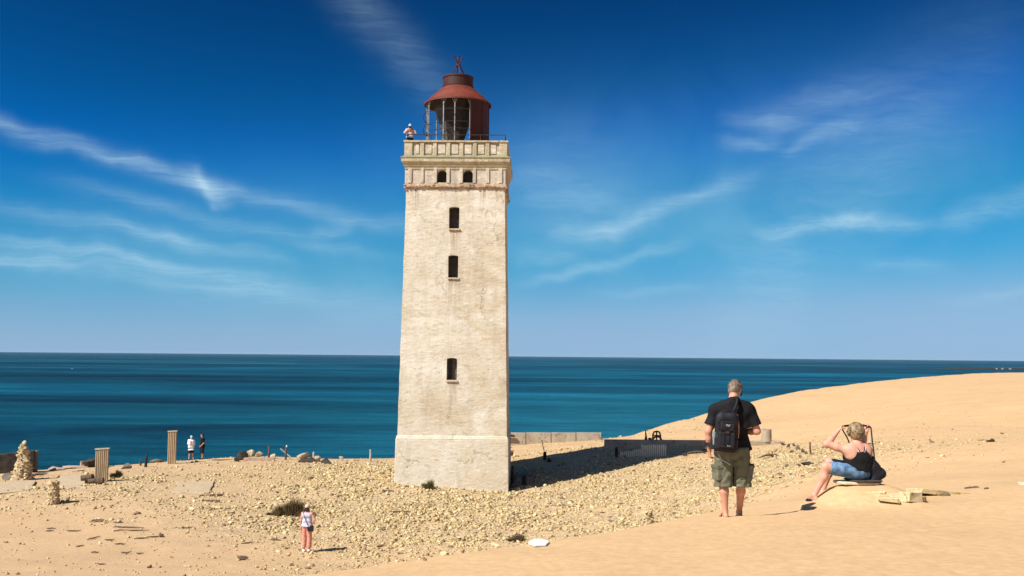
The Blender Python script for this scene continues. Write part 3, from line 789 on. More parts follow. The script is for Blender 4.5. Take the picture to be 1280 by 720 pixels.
def face_y(z): return -(WB + (WT - WB) * (z - a[0]) / (a[-1] - a[0])) / 2
for px, y0, y1, wpx, lab in wins:
    zt, zb = tz(y0), tz(y1); xw = tx(px, (y0 + y1) / 2); ww = wpx / 1244 * (TW_Y - 2.75)
    fy = face_y((zt + zb) / 2)
    mbc = MB(); poly_extr_y(mbc, arch(xw, ww, zb, zt, 0.07), fy - 0.4, fy + 0.42)
    c_ = mbc.build('cutter'); c_.parent = LH; cut.append(c_)
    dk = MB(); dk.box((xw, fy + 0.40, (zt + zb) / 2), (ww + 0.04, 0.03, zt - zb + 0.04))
    wo = dk.build('window', M_BOARD_SHADE, LH); wo['label'] = lab
    fr = MB()
    if y0 > 400:
        for s_ in (-1, 1): fr.box((xw + s_ * (ww / 2 - .04), fy + 0.36, (zt + zb) / 2), (0.06, 0.05, zt - zb - .04))
        fr.box((xw, fy + 0.36, (zt + zb) / 2), (0.04, 0.04, zt - zb - .1))
        fr.box((xw + .12, fy + 0.375, (zt + zb) / 2), (0.16, 0.03, zt - zb - .1))
        fr.build('frame', mat2('grey_board', (0.12, 0.1, 0.08), (0.07, 0.06, 0.05), 9, 0.9, 0.2), wo)
    sl = MB()
    for q in range(5): sl.box((xw - ww / 2 - .03 + (q + .5) * (ww + .08) / 5, fy - 0.01, zb - 0.05), ((ww + .08) / 5 - .012, 0.16, 0.085 + random.uniform(-.015, .01)), jit=.008)
    sl.build('sill', M_SILL, wo)
boolean_cut(shaft, cut)
cracks_and_streaks(M_WALL, [(tx(p_[0], p_[2]), tz(p_[2]) - .08, 2.2, .42) for p_ in wins] + [(-2.2, ZS0, 1.6, .3), (1.6, ZS0, 2.0, .35), (2.4, ZS0, 1.2, .25), (-.6, ZS0, 1.1, .3)])
cracks_and_streaks(M_PLINTH)
# band of crumbling brick under the frieze
mb = MB(); frustum(mb, ZS0 - 0.02, WT + 0.04, ZS0 + 0.10, WT + 0.20); frustum(mb, ZS0 + 0.10, WT + 0.22, ZS1, WT + 0.12)
for s_ in range(4):
    for q in range(26):
        M = Matrix.Rotation(s_ * math.pi / 2, 3, 'Z')
        p = M @ Vector((-2.8 + q * 0.224, -(WT / 2 + 0.09), ZS0 + 0.05 + random.uniform(0, .16)))
        mb.box(p, (random.uniform(.1, .22), .1, random.uniform(.04, .08)), (0, 0, s_ * math.pi / 2), jit=.012)
mb.build('brick_band', M_STRING, LH)
# frieze with two arched openings
FW = WT + 0.06
mb = MB(); frustum(mb, ZS1, FW, ZF1 + .1, FW + 0.03)
frieze = mb.build('frieze', M_FRIEZE, LH)
cut = []
pitch = 0.735
def fx(cpx): return tx(495 + cpx / 8.533, 220)
for cx_, lab in ((499, 'arched opening on the left of the frieze'), (777, 'arched opening on the right of the frieze')):
    xw = fx(cx_); ww = 0.56; zb = tz(228.3); zt = tz(212)
    mbc = MB(); poly_extr_y(mbc, arch(xw, ww, zb, zt, 0.26), -FW / 2 - .3, -FW / 2 + 0.5); c_ = mbc.build('cutter'); c_.parent = LH; cut.append(c_)
    mbc = MB(); mbc.box((xw, -FW / 2 + 0.48, (zt + zb) / 2), (ww + .05, .03, zt - zb + .05)); wo = mbc.build('window', M_BOARD_SHADE, LH); wo['label'] = lab
boolean_cut(frieze, cut)
xs = [fx(c) for c in (160, 290, 430, 568, 707, 848, 990, 1125)]
for s_ in range(4):
    M = Matrix.Rotation(s_ * math.pi / 2, 3, 'Z')
    for i, x in enumerate(xs):
        wd = 0.17 if 0 < i < 7 else 0.2
        p = M @ Vector((x, -FW / 2 - .03, (ZS1 + ZF1) / 2)); MB().box(p, (wd, 0.075, ZF1 - ZS1 - .004), (0, 0, s_ * math.pi / 2)).build('pilaster', M_FRIEZE, LH, bevel=.01)
# flaring cornice
mb = MB()
prof = [(FW + .10, ZF1 - .10), (FW + .14, ZF1 + .02), (FW + .22, ZF1 + .06), (FW + .30, ZF1 + .2), (FW + .48, ZF1 + .30), (FW + .50, ZC1 - .06), (FW + .54, ZC1)]
for (w0, z0), (w1, z1) in zip(prof[:-1], prof[1:]): frustum(mb, z0, w0, z1, w1)
mb.build('cornice', M_TRIM, LH)
mb = MB(); frustum(mb, ZC1 + .003, FW + .58, ZC1 + .05, FW + .56); frustum(mb, ZC1 + .05, FW + .40, ZL1 + .02, FW + .26)
mb.build('cornice_ledge', M_LEDGE, LH)
# parapet: hollow wall with recessed panels between small piers
PW = WT + 0.24; z0, z1 = ZL1 + .02, ZG
th = 0.22
mb = MB()
for s_ in range(4):
    M = Matrix.Rotation(s_ * math.pi / 2, 3, 'Z')
    p = M @ Vector((0, -(PW / 2 - th / 2 - .075), (z0 + z1) / 2)); mb.box(p, (PW - 0.5, th, z1 - z0), (0, 0, s_ * math.pi / 2))
mb.build('parapet', M_PANEL, LH)
px_c = [fx(c) for c in (287, 423, 567, 707, 850, 985)]
for s_ in range(4):
    M = Matrix.Rotation(s_ * math.pi / 2, 3, 'Z')
    for i, x in enumerate(px_c):
        p = M @ Vector((x, -(PW / 2 - .05), (z0 + z1) / 2)); MB().box(p, (0.21, 0.1, z1 - z0 - .004), (0, 0, s_ * math.pi / 2)).build('pier', M_TRIM, LH, bevel=.012)
    p = M @ Vector((-(PW / 2 - .22), -(PW / 2 - .22), (z0 + z1) / 2)); MB().box(p, (0.44, 0.44, z1 - z0 - .004), (0, 0, s_ * math.pi / 2)).build('corner_pier', M_TRIM, LH, bevel=.012)
M_PAN2 = wall_material('pale_panel', (0.70, 0.65, 0.54), (0.55, 0.48, 0.36), (0.42, 0.33, 0.2), (0.2, 0.16, 0.12), 0.6, 0.2, False)
for s_ in range(4):
    M = Matrix.Rotation(s_ * math.pi / 2, 3, 'Z')
    e_ = [-(PW / 2 - .44)] + px_c + [PW / 2 - .44]
    for i in range(7):
        p = M @ Vector(((e_[i] + e_[i + 1]) / 2, -(PW / 2 - .065), (z0 + z1) / 2)); MB().box(p, (e_[i + 1] - e_[i] - .36, 0.05, z1 - z0 - .24), (0, 0, s_ * math.pi / 2)).build('panel', M_PAN2, LH, bevel=.01)
mb = MB()
for s_ in range(4):
    M = Matrix.Rotation(s_ * math.pi / 2, 3, 'Z')
    for q in range(12):
        x = -PW / 2 + (q + .5) * PW / 12
        if q == 11: continue
        p = M @ Vector((x, -(PW / 2 - .13), z1 + .045)); mb.box(p, (PW / 12 - .01, 0.34, 0.09), (0, 0, s_ * math.pi / 2), jit=.008)
    p = M @ Vector((PW / 2 - .13 - .06, -(PW / 2 - .13), z1 + .045)); mb.box(p, (.48, 0.346, 0.094), (0, 0, s_ * math.pi / 2), jit=.006)
mb.build('parapet_coping', M_TRIM, LH)
MB().box((0, 0, z0 + .1), (PW - .6, PW - .6, .2)).build('gallery_floor', M_TRIM, LH)
ZD = z0 + .2          # gallery floor level
# railing
mb = MB(); rh = z1 + 0.09; rp = PW / 2 - .12
for s_ in range(4):
    M = Matrix.Rotation(s_ * math.pi / 2, 3, 'Z')
    mb.tube([M @ Vector((-rp, -rp, rh + .34)), M @ Vector((rp, -rp, rh + .34))], 0.022, 6)
    if s_ in (1, 3, 2): mb.tube([M @ Vector((-rp, -rp, rh + .16)), M @ Vector((rp, -rp, rh + .16))], 0.014, 6)
    for q in range(4):
        x = -rp + q * 2 * rp / 4
        mb.tube([M @ Vector((x, -rp, rh - .05)), M @ Vector((x, -rp, rh + .36))], 0.024, 6)
mb.build('railing', M_DARKIRON, LH)
# iron lantern
LX = tx(572.5, 120, 0); 
LAN = empty('lantern'); LAN.parent = LH; LAN.location = (LX, 0, 0)
def lz(py, yo=0): return at(572, py, TW_Y + yo)[2] - TZ
ZB = lz(131.5)                       # brim of the roof
rB = 1.96
mb = MB()
mb.lathe([(rB - .06, ZB - .06), (rB, ZB - .06), (rB, ZB + .03), (rB - .1, ZB + .1), (1.55, ZB + .42), (1.2, ZB + .72), (0.95, ZB + .95), (0.86, ZB + 1.02), (0.84, ZB + 1.03)], 48)
mb.build('roof', M_REDROOF, LAN, smooth=False)
mb = MB(); mb.lathe([(rB - .06, ZB - .055), (1.75, ZB + .12), (1.2, ZB + .55), (0.1, ZB + .6)], 48)
mb.build('soffit', M_UNDER, LAN, smooth=True)
zd0 = ZB + 1.0; zd1 = lz(92.5, -.8)
mb = MB(); mb.lathe([(0.86, zd0), (.92, zd0 + .02), (.92, zd0 + .07), (.875, zd0 + .08), (.875, zd1 - .08), (.91, zd1 - .07), (.91, zd1), (.8, zd1 + .05), (0.01, zd1 + .1)], 40)
dr = mb.build('vent_drum', M_RUST, LAN)
# finial: curved bars that draw together and curl outwards
mb = MB(); zt_ = lz(70)
hh = zt_ - zd1
for q in range(4):
    a_ = q * math.pi / 2 + .35
    pts = []
    for t in np.linspace(0, 1, 14):
        r_ = 0.40 * (1 - t / .62) ** 1.3 + 0.07 if t < .62 else 0.07 + 0.26 * ((t - .62) / .38) ** 1.6
        z_ = zd1 + .05 + hh * (t if t < .93 else .93 - (t - .93) * .6)
        pts.append((r_ * math.cos(a_), r_ * math.sin(a_), z_))
    mb.tube(pts, 0.034, 6)
mb.lathe([(.1, zd1 + hh * .52), (.13, zd1 + hh * .54), (.13, zd1 + hh * .60), (.1, zd1 + hh * .62)], 12)
mb.lathe([(.40, zd1 + .06), (.44, zd1 + .1), (.40, zd1 + .14)], 16)
mb.build('finial', M_RUST, LAN)
# posts and hoops of the glazing cage
rc = 1.80
pa = [R(x) for x in (-168, -152, -112, -91, -63, 60, 100, 138, 172)]
for q, a_ in enumerate(pa):
    x, y = rc * math.cos(a_), rc * math.sin(a_)
    mb = MB(); mb.box((x, y, (ZD + ZB) / 2), (0.05, 0.05, ZB - ZD), (0, 0, a_))
    for s2 in (-1, 1):
        mb.tube([(x, y, ZB - .35), (x - math.sin(a_) * s2 * .16, y + math.cos(a_) * s2 * .16, ZB - .02)], .018, 5)
    mb.build('cage_post', M_POST, LAN)
for z_, a0, a1, rr_ in ((ZB - .62, -178, -20, rc - .02), (ZB - 1.35, -178, -60, rc - .03), (ZB - 1.75, -200, 60, rc - .02), (ZB - .3, -60, 120, rc - .02)):
    mb = MB(); mb.tube([(rr_ * math.cos(t), rr_ * math.sin(t), z_) for t in np.linspace(R(a0), R(a1), 40)], .02, 6); mb.build('cage_hoop', M_DARKIRON, LAN)
for (cx_, cz_, rr_) in ((-1.62, ZB - .85, .34), (-1.62, ZB - 1.6, .34)):
    mb = MB(); mb.tube([(cx_ - .02 + rr_ * .9 * math.cos(t), -.55, cz_ + rr_ * math.sin(t)) for t in np.linspace(R(75), R(290), 20)], .022, 6); mb.build('broken_hoop', M_DARKIRON, LAN)
# curved rust plate that still closes the right side
mb = MB(); a0, a1 = R(-62), R(24)
mb.lathe([(rc + .035, ZD), (rc + .035, ZB - .02)], 18, a0=a0, a1=a1); mb.lathe([(rc + .01, ZB - .02), (rc + .01, ZD)], 18, a0=a0, a1=a1)
for a_ in (a0, R(-36), R(-8), a1):
    mb.box(((rc + .045) * math.cos(a_), (rc + .045) * math.sin(a_), (ZD + ZB) / 2), (.03, .06, ZB - ZD - .04), (0, 0, a_))
mb.build('side_plate', M_RUST, LAN)
# inverted sheet-metal pyramid hanging inside
mb = MB(); zt2 = ZB + .30; zb2 = ZD + .05
n = 6; off = R(-90 + 30)
top = [(1.30 * math.cos(off + k * math.pi / 3) - .12, 1.30 * math.sin(off + k * math.pi / 3), zt2) for k in range(n)]
bot = [(.26 * math.cos(off + k * math.pi / 3) - .28, .26 * math.sin(off + k * math.pi / 3), zb2) for k in range(n)]
mb.add(top + bot, [(k, n + k, n + (k + 1) % n, (k + 1) % n) for k in range(n)] + [tuple(range(n)), tuple(range(2 * n - 1, n - 1, -1))])
for f in range(n): pass
hp = mb.build('hopper', [M_HOPPER, M_BOARD_SHADE], LAN)
for p_ in hp.data.polygons:
    if p_.index < 6:
        ny = p_.normal.y; nx = p_.normal.x
        c_ = p_.center; p_.material_index = 1 if (c_.y < -.3 and abs(c_.x + .2) < .3) else 0  # front facet coloured dark, its shade put into the material
# ------------------------------------------------------------------ figures: one continuous surface each, grown as a distance field
class Field:
    def __init__(s, lo, hi, h):
        s.lo = np.array(lo, float); s.h = h
        s.n = np.ceil((np.array(hi, float) - s.lo) / h).astype(int) + 1
        s.d = np.full(s.n, 0.15, np.float32)
    def _sub(s, lo, hi, m):
        a = np.clip(np.floor((np.minimum(lo, hi) - m - s.lo) / s.h).astype(int), 0, s.n - 1)
        b = np.clip(np.ceil((np.maximum(lo, hi) + m - s.lo) / s.h).astype(int) + 1, a + 1, s.n)
        sl = tuple(slice(x, y) for x, y in zip(a, b))
        g = [np.arange(x, y) * s.h + l for x, y, l in zip(a, b, s.lo)]
        return sl, g[0][:, None, None], g[1][None, :, None], g[2][None, None, :]
    def _op(s, sl, d, k, op):
        cur = s.d[sl]
        if op == 'cut': s.d[sl] = np.maximum(cur, -d); return
        if k <= 0: s.d[sl] = np.minimum(cur, d); return
        h = np.clip(0.5 + 0.5 * (cur - d) / k, 0, 1)
        s.d[sl] = cur * (1 - h) + d * h - k * h * (1 - h)
    def cap(s, a, b, r1, r2=None, k=0.02, op='add', flat=None, fdir=(0, 1, 0)):
        """rounded cone from a to b; flat < 1 squashes it along fdir"""
        r2 = r1 if r2 is None else r2
        a = np.array(a, float); b = np.array(b, float)
        sl, x, y, z = s._sub(a, b, max(r1, r2) * (1 if not flat else max(1, flat)) + 0.06)
        ab = b - a; L = max(ab @ ab, 1e-12)
        px, py, pz = x - a[0], y - a[1], z - a[2]
        t = np.clip((px * ab[0] + py * ab[1] + pz * ab[2]) / L, 0, 1)
        dx, dy, dz = px - t * ab[0], py - t * ab[1], pz - t * ab[2]
        if flat:
            f = np.array(fdir, float); f /= np.linalg.norm(f)
            c = dx * f[0] + dy * f[1] + dz * f[2]; e = (1 / flat - 1) * c
            dx, dy, dz = dx + e * f[0], dy + e * f[1], dz + e * f[2]
        d = np.sqrt(dx * dx + dy * dy + dz * dz) - (r1 + (r2 - r1) * t)
        if flat and flat < 1: d = d * (0.5 + 0.5 * flat)
        s._op(sl, d, k, op)
    def ell(s, c, r, k=0.02, op='add', M=None):
        c = np.array(c, float); r = np.array(r, float); R_ = max(r)
        sl, x, y, z = s._sub(c - R_, c + R_, 0.05)
        px, py, pz = x - c[0], y - c[1], z - c[2]
        if M is not None:
            M = np.array(M)   # columns are the ellipsoid's axes
            q = [px * M[0, i] + py * M[1, i] + pz * M[2, i] for i in range(3)]
        else: q = [px, py, pz]
        k0 = np.sqrt((q[0] / r[0]) ** 2 + (q[1] / r[1]) ** 2 + (q[2] / r[2]) ** 2)
        k1 = np.sqrt((q[0] / r[0] ** 2) ** 2 + (q[1] / r[1] ** 2) ** 2 + (q[2] / r[2] ** 2) ** 2) + 1e-9
        s._op(sl, k0 * (k0 - 1) / k1, k, op)
    def box(s, c, half, rnd=0.01, k=0.01, op='add', M=None):
        c = np.array(c, float); R_ = float(np.linalg.norm(half))
        sl, x, y, z = s._sub(c - R_, c + R_, 0.05)
        px, py, pz = x - c[0], y - c[1], z - c[2]
        if M is not None:
            M = np.array(M); q = [px * M[0, i] + py * M[1, i] + pz * M[2, i] for i in range(3)]
        else: q = [px + 0 * py + 0 * pz, py + 0 * px + 0 * pz, pz + 0 * px + 0 * py]
        q = [np.abs(a_) - (h_ - rnd) for a_, h_ in zip(q, half)]
        d = np.sqrt(sum(np.maximum(a_, 0) ** 2 for a_ in q)) + np.minimum(np.maximum(np.maximum(q[0], q[1]), q[2]), 0) - rnd
        s._op(sl, d, k, op)
    def plane(s, p, nrm):
        """keep only what lies on the side nrm points away from"""
        p = np.array(p, float); n_ = np.array(nrm, float); n_ /= np.linalg.norm(n_)
        g = [np.arange(k) * s.h + l for k, l in zip(s.n, s.lo)]
        d = (g[0][:, None, None] - p[0]) * n_[0] + (g[1][None, :, None] - p[1]) * n_[1] + (g[2][None, None, :] - p[2]) * n_[2]
        s.d = np.maximum(s.d, d.astype(np.float32))
    def wrinkle(s, amp, sc, seed=0, dirv=(1, 1, 1)):
        g = [np.arange(k) * s.h + l for k, l in zip(s.n, s.lo)]
        X, Y, Z = g[0][:, None, None] * dirv[0], g[1][None, :, None] * dirv[1], g[2][None, None, :] * dirv[2]
        r = np.random.RandomState(seed); w_ = 0
        for i in range(7):
            v = r.normal(size=3) * sc * r.uniform(.6, 1.7); ph = r.uniform(0, 6.28)
            w_ = w_ + np.sin(X * v[0] + Y * v[1] + Z * v[2] + ph + 1.5 * np.sin((X * v[1] - Z * v[0]) * .6))
        s.d = (s.d + (w_ * amp / 3.0)).astype(np.float32)
    def mesh(s, name, smooth_it=2):
        d = s.d; d = np.pad(d, 1, constant_values=0.15); lo = s.lo - s.h
        ins = d < 0
        nx, ny, nz = d.shape
        corner = [(i, j, k) for i in (0, 1) for j in (0, 1) for k in (0, 1)]
        c = [ins[i:nx - 1 + i, j:ny - 1 + j, k:nz - 1 + k] for i, j, k in corner]
        cnt = sum(x.astype(np.int8) for x in c)
        act = np.argwhere((cnt > 0) & (cnt < 8))
        idx = -np.ones((nx - 1, ny - 1, nz - 1), np.int64); idx[act[:, 0], act[:, 1], act[:, 2]] = np.arange(len(act))
        P = np.zeros((len(act), 3)); W = np.zeros(len(act))
        val = {q: d[act[:, 0] + q[0], act[:, 1] + q[1], act[:, 2] + q[2]] for q in corner}
        for q in corner:
            for ax in range(3):
                if q[ax] == 1: continue
                q2 = list(q); q2[ax] = 1; q2 = tuple(q2)
                a_, b_ = val[q], val[q2]; cr = (a_ < 0) != (b_ < 0)
                t = np.where(cr, a_ / np.where(cr, a_ - b_, 1), 0)
                p = np.tile(np.array(q, float), (len(act), 1)); p[:, ax] += t
                P += p * cr[:, None]; W += cr
        V = (act + P / W[:, None]) * s.h + lo
        F = []
        for ax in range(3):
            sl0 = [slice(1, -1)] * 3; sl1 = [slice(1, -1)] * 3
            sl0[ax] = slice(0, -1); sl1[ax] = slice(1, None)
            A = ins[tuple(sl0)]; B = ins[tuple(sl1)]
            e = np.argwhere(A != B)
            if len(e) == 0: continue
            off = np.ones(3, int); off[ax] = 0
            e = e + off
            flip = ins[e[:, 0], e[:, 1], e[:, 2]]
            u, v = [(1, 2), (2, 0), (0, 1)][ax]
            def cell(du, dv):
                q = e.copy(); q[:, u] += du; q[:, v] += dv
                return idx[q[:, 0], q[:, 1], q[:, 2]]
            Q = np.stack([cell(-1, -1), cell(0, -1), cell(0, 0), cell(-1, 0)], -1)
            Q[~flip] = Q[~flip][:, ::-1]
            F.append(Q)
        F = np.concatenate(F)
        for _ in range(smooth_it):
            S = np.zeros_like(V); C = np.zeros(len(V))
            for a_, b_ in ((0, 1), (1, 2), (2, 3), (3, 0)):
                np.add.at(S, F[:, a_], V[F[:, b_]]); np.add.at(S, F[:, b_], V[F[:, a_]])
                np.add.at(C, F[:, a_], 1); np.add.at(C, F[:, b_], 1)
            V = V * 0.5 + 0.5 * S / np.maximum(C, 1)[:, None]
        me = bpy.data.meshes.new(name)
        me.vertices.add(len(V)); me.vertices.foreach_set('co', V.astype(np.float32).ravel())
        me.loops.add(F.size); me.loops.foreach_set('vertex_index', F.astype(np.int32).ravel())
        me.polygons.add(len(F)); me.polygons.foreach_set('loop_start', np.arange(0, F.size, 4, dtype=np.int32))
        me.polygons.foreach_set('loop_total', np.full(len(F), 4, dtype=np.int32))
        me.update(); me.validate()
        return me
    def build(s, name, mat, parent=None, smooth_it=2, loc=None, rot=None):
        return link_mesh(name, s.mesh(name, smooth_it), mat, parent, loc, rot, smooth=True)

def unit(v): v = np.array(v, float); return v / max(np.linalg.norm(v), 1e-9)
def frame(fwd, up=(0, 0, 1)):
    """columns: right, forward, up"""
    f = unit(fwd); r = unit(np.cross(f, up)); u = np.cross(r, f)
    return np.stack([r, f, u], 1)
def head(F, c, fwd, up=(0, 0, 1), s=1.0, k=0.015):
    M = frame(fwd, up); P = lambda x, y, z: np.array(c) + M @ (np.array([x, y, z]) * s)
    F.ell(P(0, -.005, .03), np.array([.075, .095, .095]) * s, 0.02, M=M)
    F.ell(P(0, .03, -.045), np.array([.058, .062, .075]) * s, 0.03, M=M)
    F.cap(P(0, .045, -.10), P(0, .055, -.10), .022 * s, k=.025)          # chin
    F.cap(P(0, .088, .015), P(0, .112, -.022), .010 * s, .016 * s, k=.012)  # nose
    F.cap(P(-.03, .085, .03), P(.03, .085, .03), .012 * s, k=.012)         # brow
    for q in (-1, 1):
        F.ell(P(q * .031, .093, .008), np.array([.014, .010, .010]) * s, 0.0, 'cut', M=M)
        F.cap(P(q * .075, -.005, .022), P(q * .078, -.008, -.022), .016 * s, .011 * s, k=.008, flat=.5, fdir=M @ np.array([1, 0.4, 0]))
    F.cap(P(-.02, .088, -.058), P(.02, .088, -.058), .008 * s, k=.008)      # lips
    return P, M
def face_bits(P, s, par, lip=True):
    e = []
    for q in (-1, 1):
        mb = MB(); V, Fc = ico(2); c_ = P(q * .031, .083, .008); mb.add(V * .0115 * s + c_, Fc)
        o = mb.build('eye', M_EYE, par, smooth=True)
    c0, c1 = P(-.019, .0965, -.058), P(.019, .0965, -.058)
    MB().tube([c0, P(0, .0995, -.0575), c1], [.002, .004, .002], 6).build('mouth', M_LIP, par, smooth=True)
def hand(F, wrist, d, palm_n, thumb_side, curl=0.35, s=1.0, spread=.5, k=.006):
    """wrist, pointing direction, the way the palm faces, and the way the thumb lies"""
    d = unit(d); n_ = unit(np.array(palm_n, float) - d * np.dot(palm_n, d)); t = unit(np.array(thumb_side, float) - d * np.dot(thumb_side, d) - n_ * np.dot(thumb_side, n_))
    w_ = np.array(wrist, float); kn = w_ + d * .088 * s
    for q in (-1.0, -.35, .3, .95):
        F.cap(w_ + t * q * .014 * s, kn + t * q * .028 * s, .017 * s, .0135 * s, k=.018, flat=.8, fdir=n_)
    for i, (q, L) in enumerate(((.95, .072), (.32, .080), (-.32, .075), (-.95, .060))):
        p = kn + t * q * .0285 * s; a_ = 0.25 * curl; dd = unit(d + t * q * .12 * spread)
        for seg, (fr, r_) in enumerate(((.45, .0098), (.30, .0088), (.25, .0078))):
            a_ += curl * (0.9 if seg else 0.7)
            v = dd * math.cos(a_) + n_ * math.sin(a_)
            e = p + v * L * fr * s
            F.cap(p, e, r_ * s, (r_ - .0007) * s, k=.003); p = e
    p = w_ + d * .022 * s + t * .024 * s
    v = unit(d * .65 + t * .75 + n_ * .25); e = p + v * .045 * s; F.cap(p, e, .0145 * s, .0115 * s, k=.012)
    v = unit(d * .85 + t * .35 + n_ * (.3 + curl * .5)); e2 = e + v * .032 * s; F.cap(e, e2, .0112 * s, .0095 * s, k=.004)
    e3 = e2 + unit(v + n_ * curl * .5) * .024 * s; F.cap(e2, e3, .0095 * s, .008 * s, k=.003)
def foot(F, ankle, toe_dir, s=1.0, pitch=0.0):
    t = unit([toe_dir[0], toe_dir[1], 0]); r_ = np.array([t[1], -t[0], 0]); a_ = np.array(ankle, float)
    heel = a_ - t * .035 * s - np.array([0, 0, .055 * s]); ball = a_ + t * .12 * s - np.array([0, 0, .062 * s])
    F.cap(a_, heel, .036 * s, .030 * s, k=.02)
    F.cap(a_ + t * .02 * s, ball, .036 * s, .022 * s, k=.025)
    F.cap(heel, ball, .028 * s, .024 * s, k=.02)
    for i, q in enumerate((.030, .014, 0, -.013, -.026)):
        p = ball + r_ * q * s * 1.1; L = (.045, .042, .038, .033, .027)[i]
        F.cap(p, p + t * L * s - np.array([0, 0, .004]), .014 * s if i == 0 else .0105 * s, .010 * s if i == 0 else .008 * s, k=.006)
def skin_mat(name, c1, c2):
    m = mat2(name, c1, c2, 9, 0.55, 0.12, 60, bdist=.002, spec=.35)
    b = m.node_tree.nodes['Principled BSDF']; b.inputs['Subsurface Weight'].default_value = 0.08; b.inputs['Subsurface Radius'].default_value = (.012, .005, .003); b.inputs['Subsurface Scale'].default_value = 1
    return m
M_SKIN = skin_mat('tanned_skin', (0.50, 0.235, 0.150), (0.58, 0.295, 0.195))
M_SKIN2 = skin_mat('pink_skin', (0.56, 0.275, 0.185), (0.63, 0.33, 0.235))
M_EYE = mat2('eye_white', (0.7, 0.68, 0.65), (0.05, 0.03, 0.02), 40, 0.3, 0)
M_LIP = mat2('lip', (0.42, 0.12, 0.10), (0.38, 0.1, 0.09), 20, 0.5, 0)
def cloth(name, c1, c2, scale=6, bump=.5, bs=14, rough=.85, c3=None, bdist=.008, spec=.2, **kw):
    return mat2(name, c1, c2, scale, rough, bump, bs, c3=c3, bdist=bdist, spec=spec, **kw)
M_BLACK = cloth('black_cotton', (0.005, 0.005, 0.006), (0.013, 0.012, 0.013), 5, .7, 12)
M_BLACK2 = cloth('black_nylon', (0.010, 0.010, 0.013), (0.018, 0.018, 0.024), 8, .5, 30, .6)
M_KHAKI = cloth('khaki_cotton', (0.085, 0.090, 0.056), (0.155, 0.155, 0.105), 4, .9, 13, c3=(0.19, 0.185, 0.13))
M_JEANS = cloth('faded_denim', (0.055, 0.115, 0.215), (0.20, 0.33, 0.47), 5.5, .5, 20, .9, c3=(0.032, 0.065, 0.13), lo=.4, hi=.7)
M_GREYH = mat2('grey_blond_hair', (0.055, 0.034, 0.022), (0.24, 0.18, 0.125), 38, 0.6, .8, 60, bdist=.004, stretch=(1, 1, .35), spec=.4)
M_BLOND = mat2('streaked_blond_hair', (0.06, 0.036, 0.018), (0.36, 0.25, 0.125), 34, 0.6, .8, 60, bdist=.005, stretch=(1, 1, .35), spec=.4)
M_DARKH = mat2('dark_hair', (0.02, 0.013, 0.01), (0.05, 0.03, 0.02), 40, 0.6, .6, 60, bdist=.004)
M_GREYM = mat2('grey_badge', (0.45, 0.45, 0.46), (0.55, 0.55, 0.56), 9, .6, 0)
M_STRAPW = cloth('white_strap', (0.75, 0.74, 0.73), (0.68, 0.67, 0.66), 9, .1)

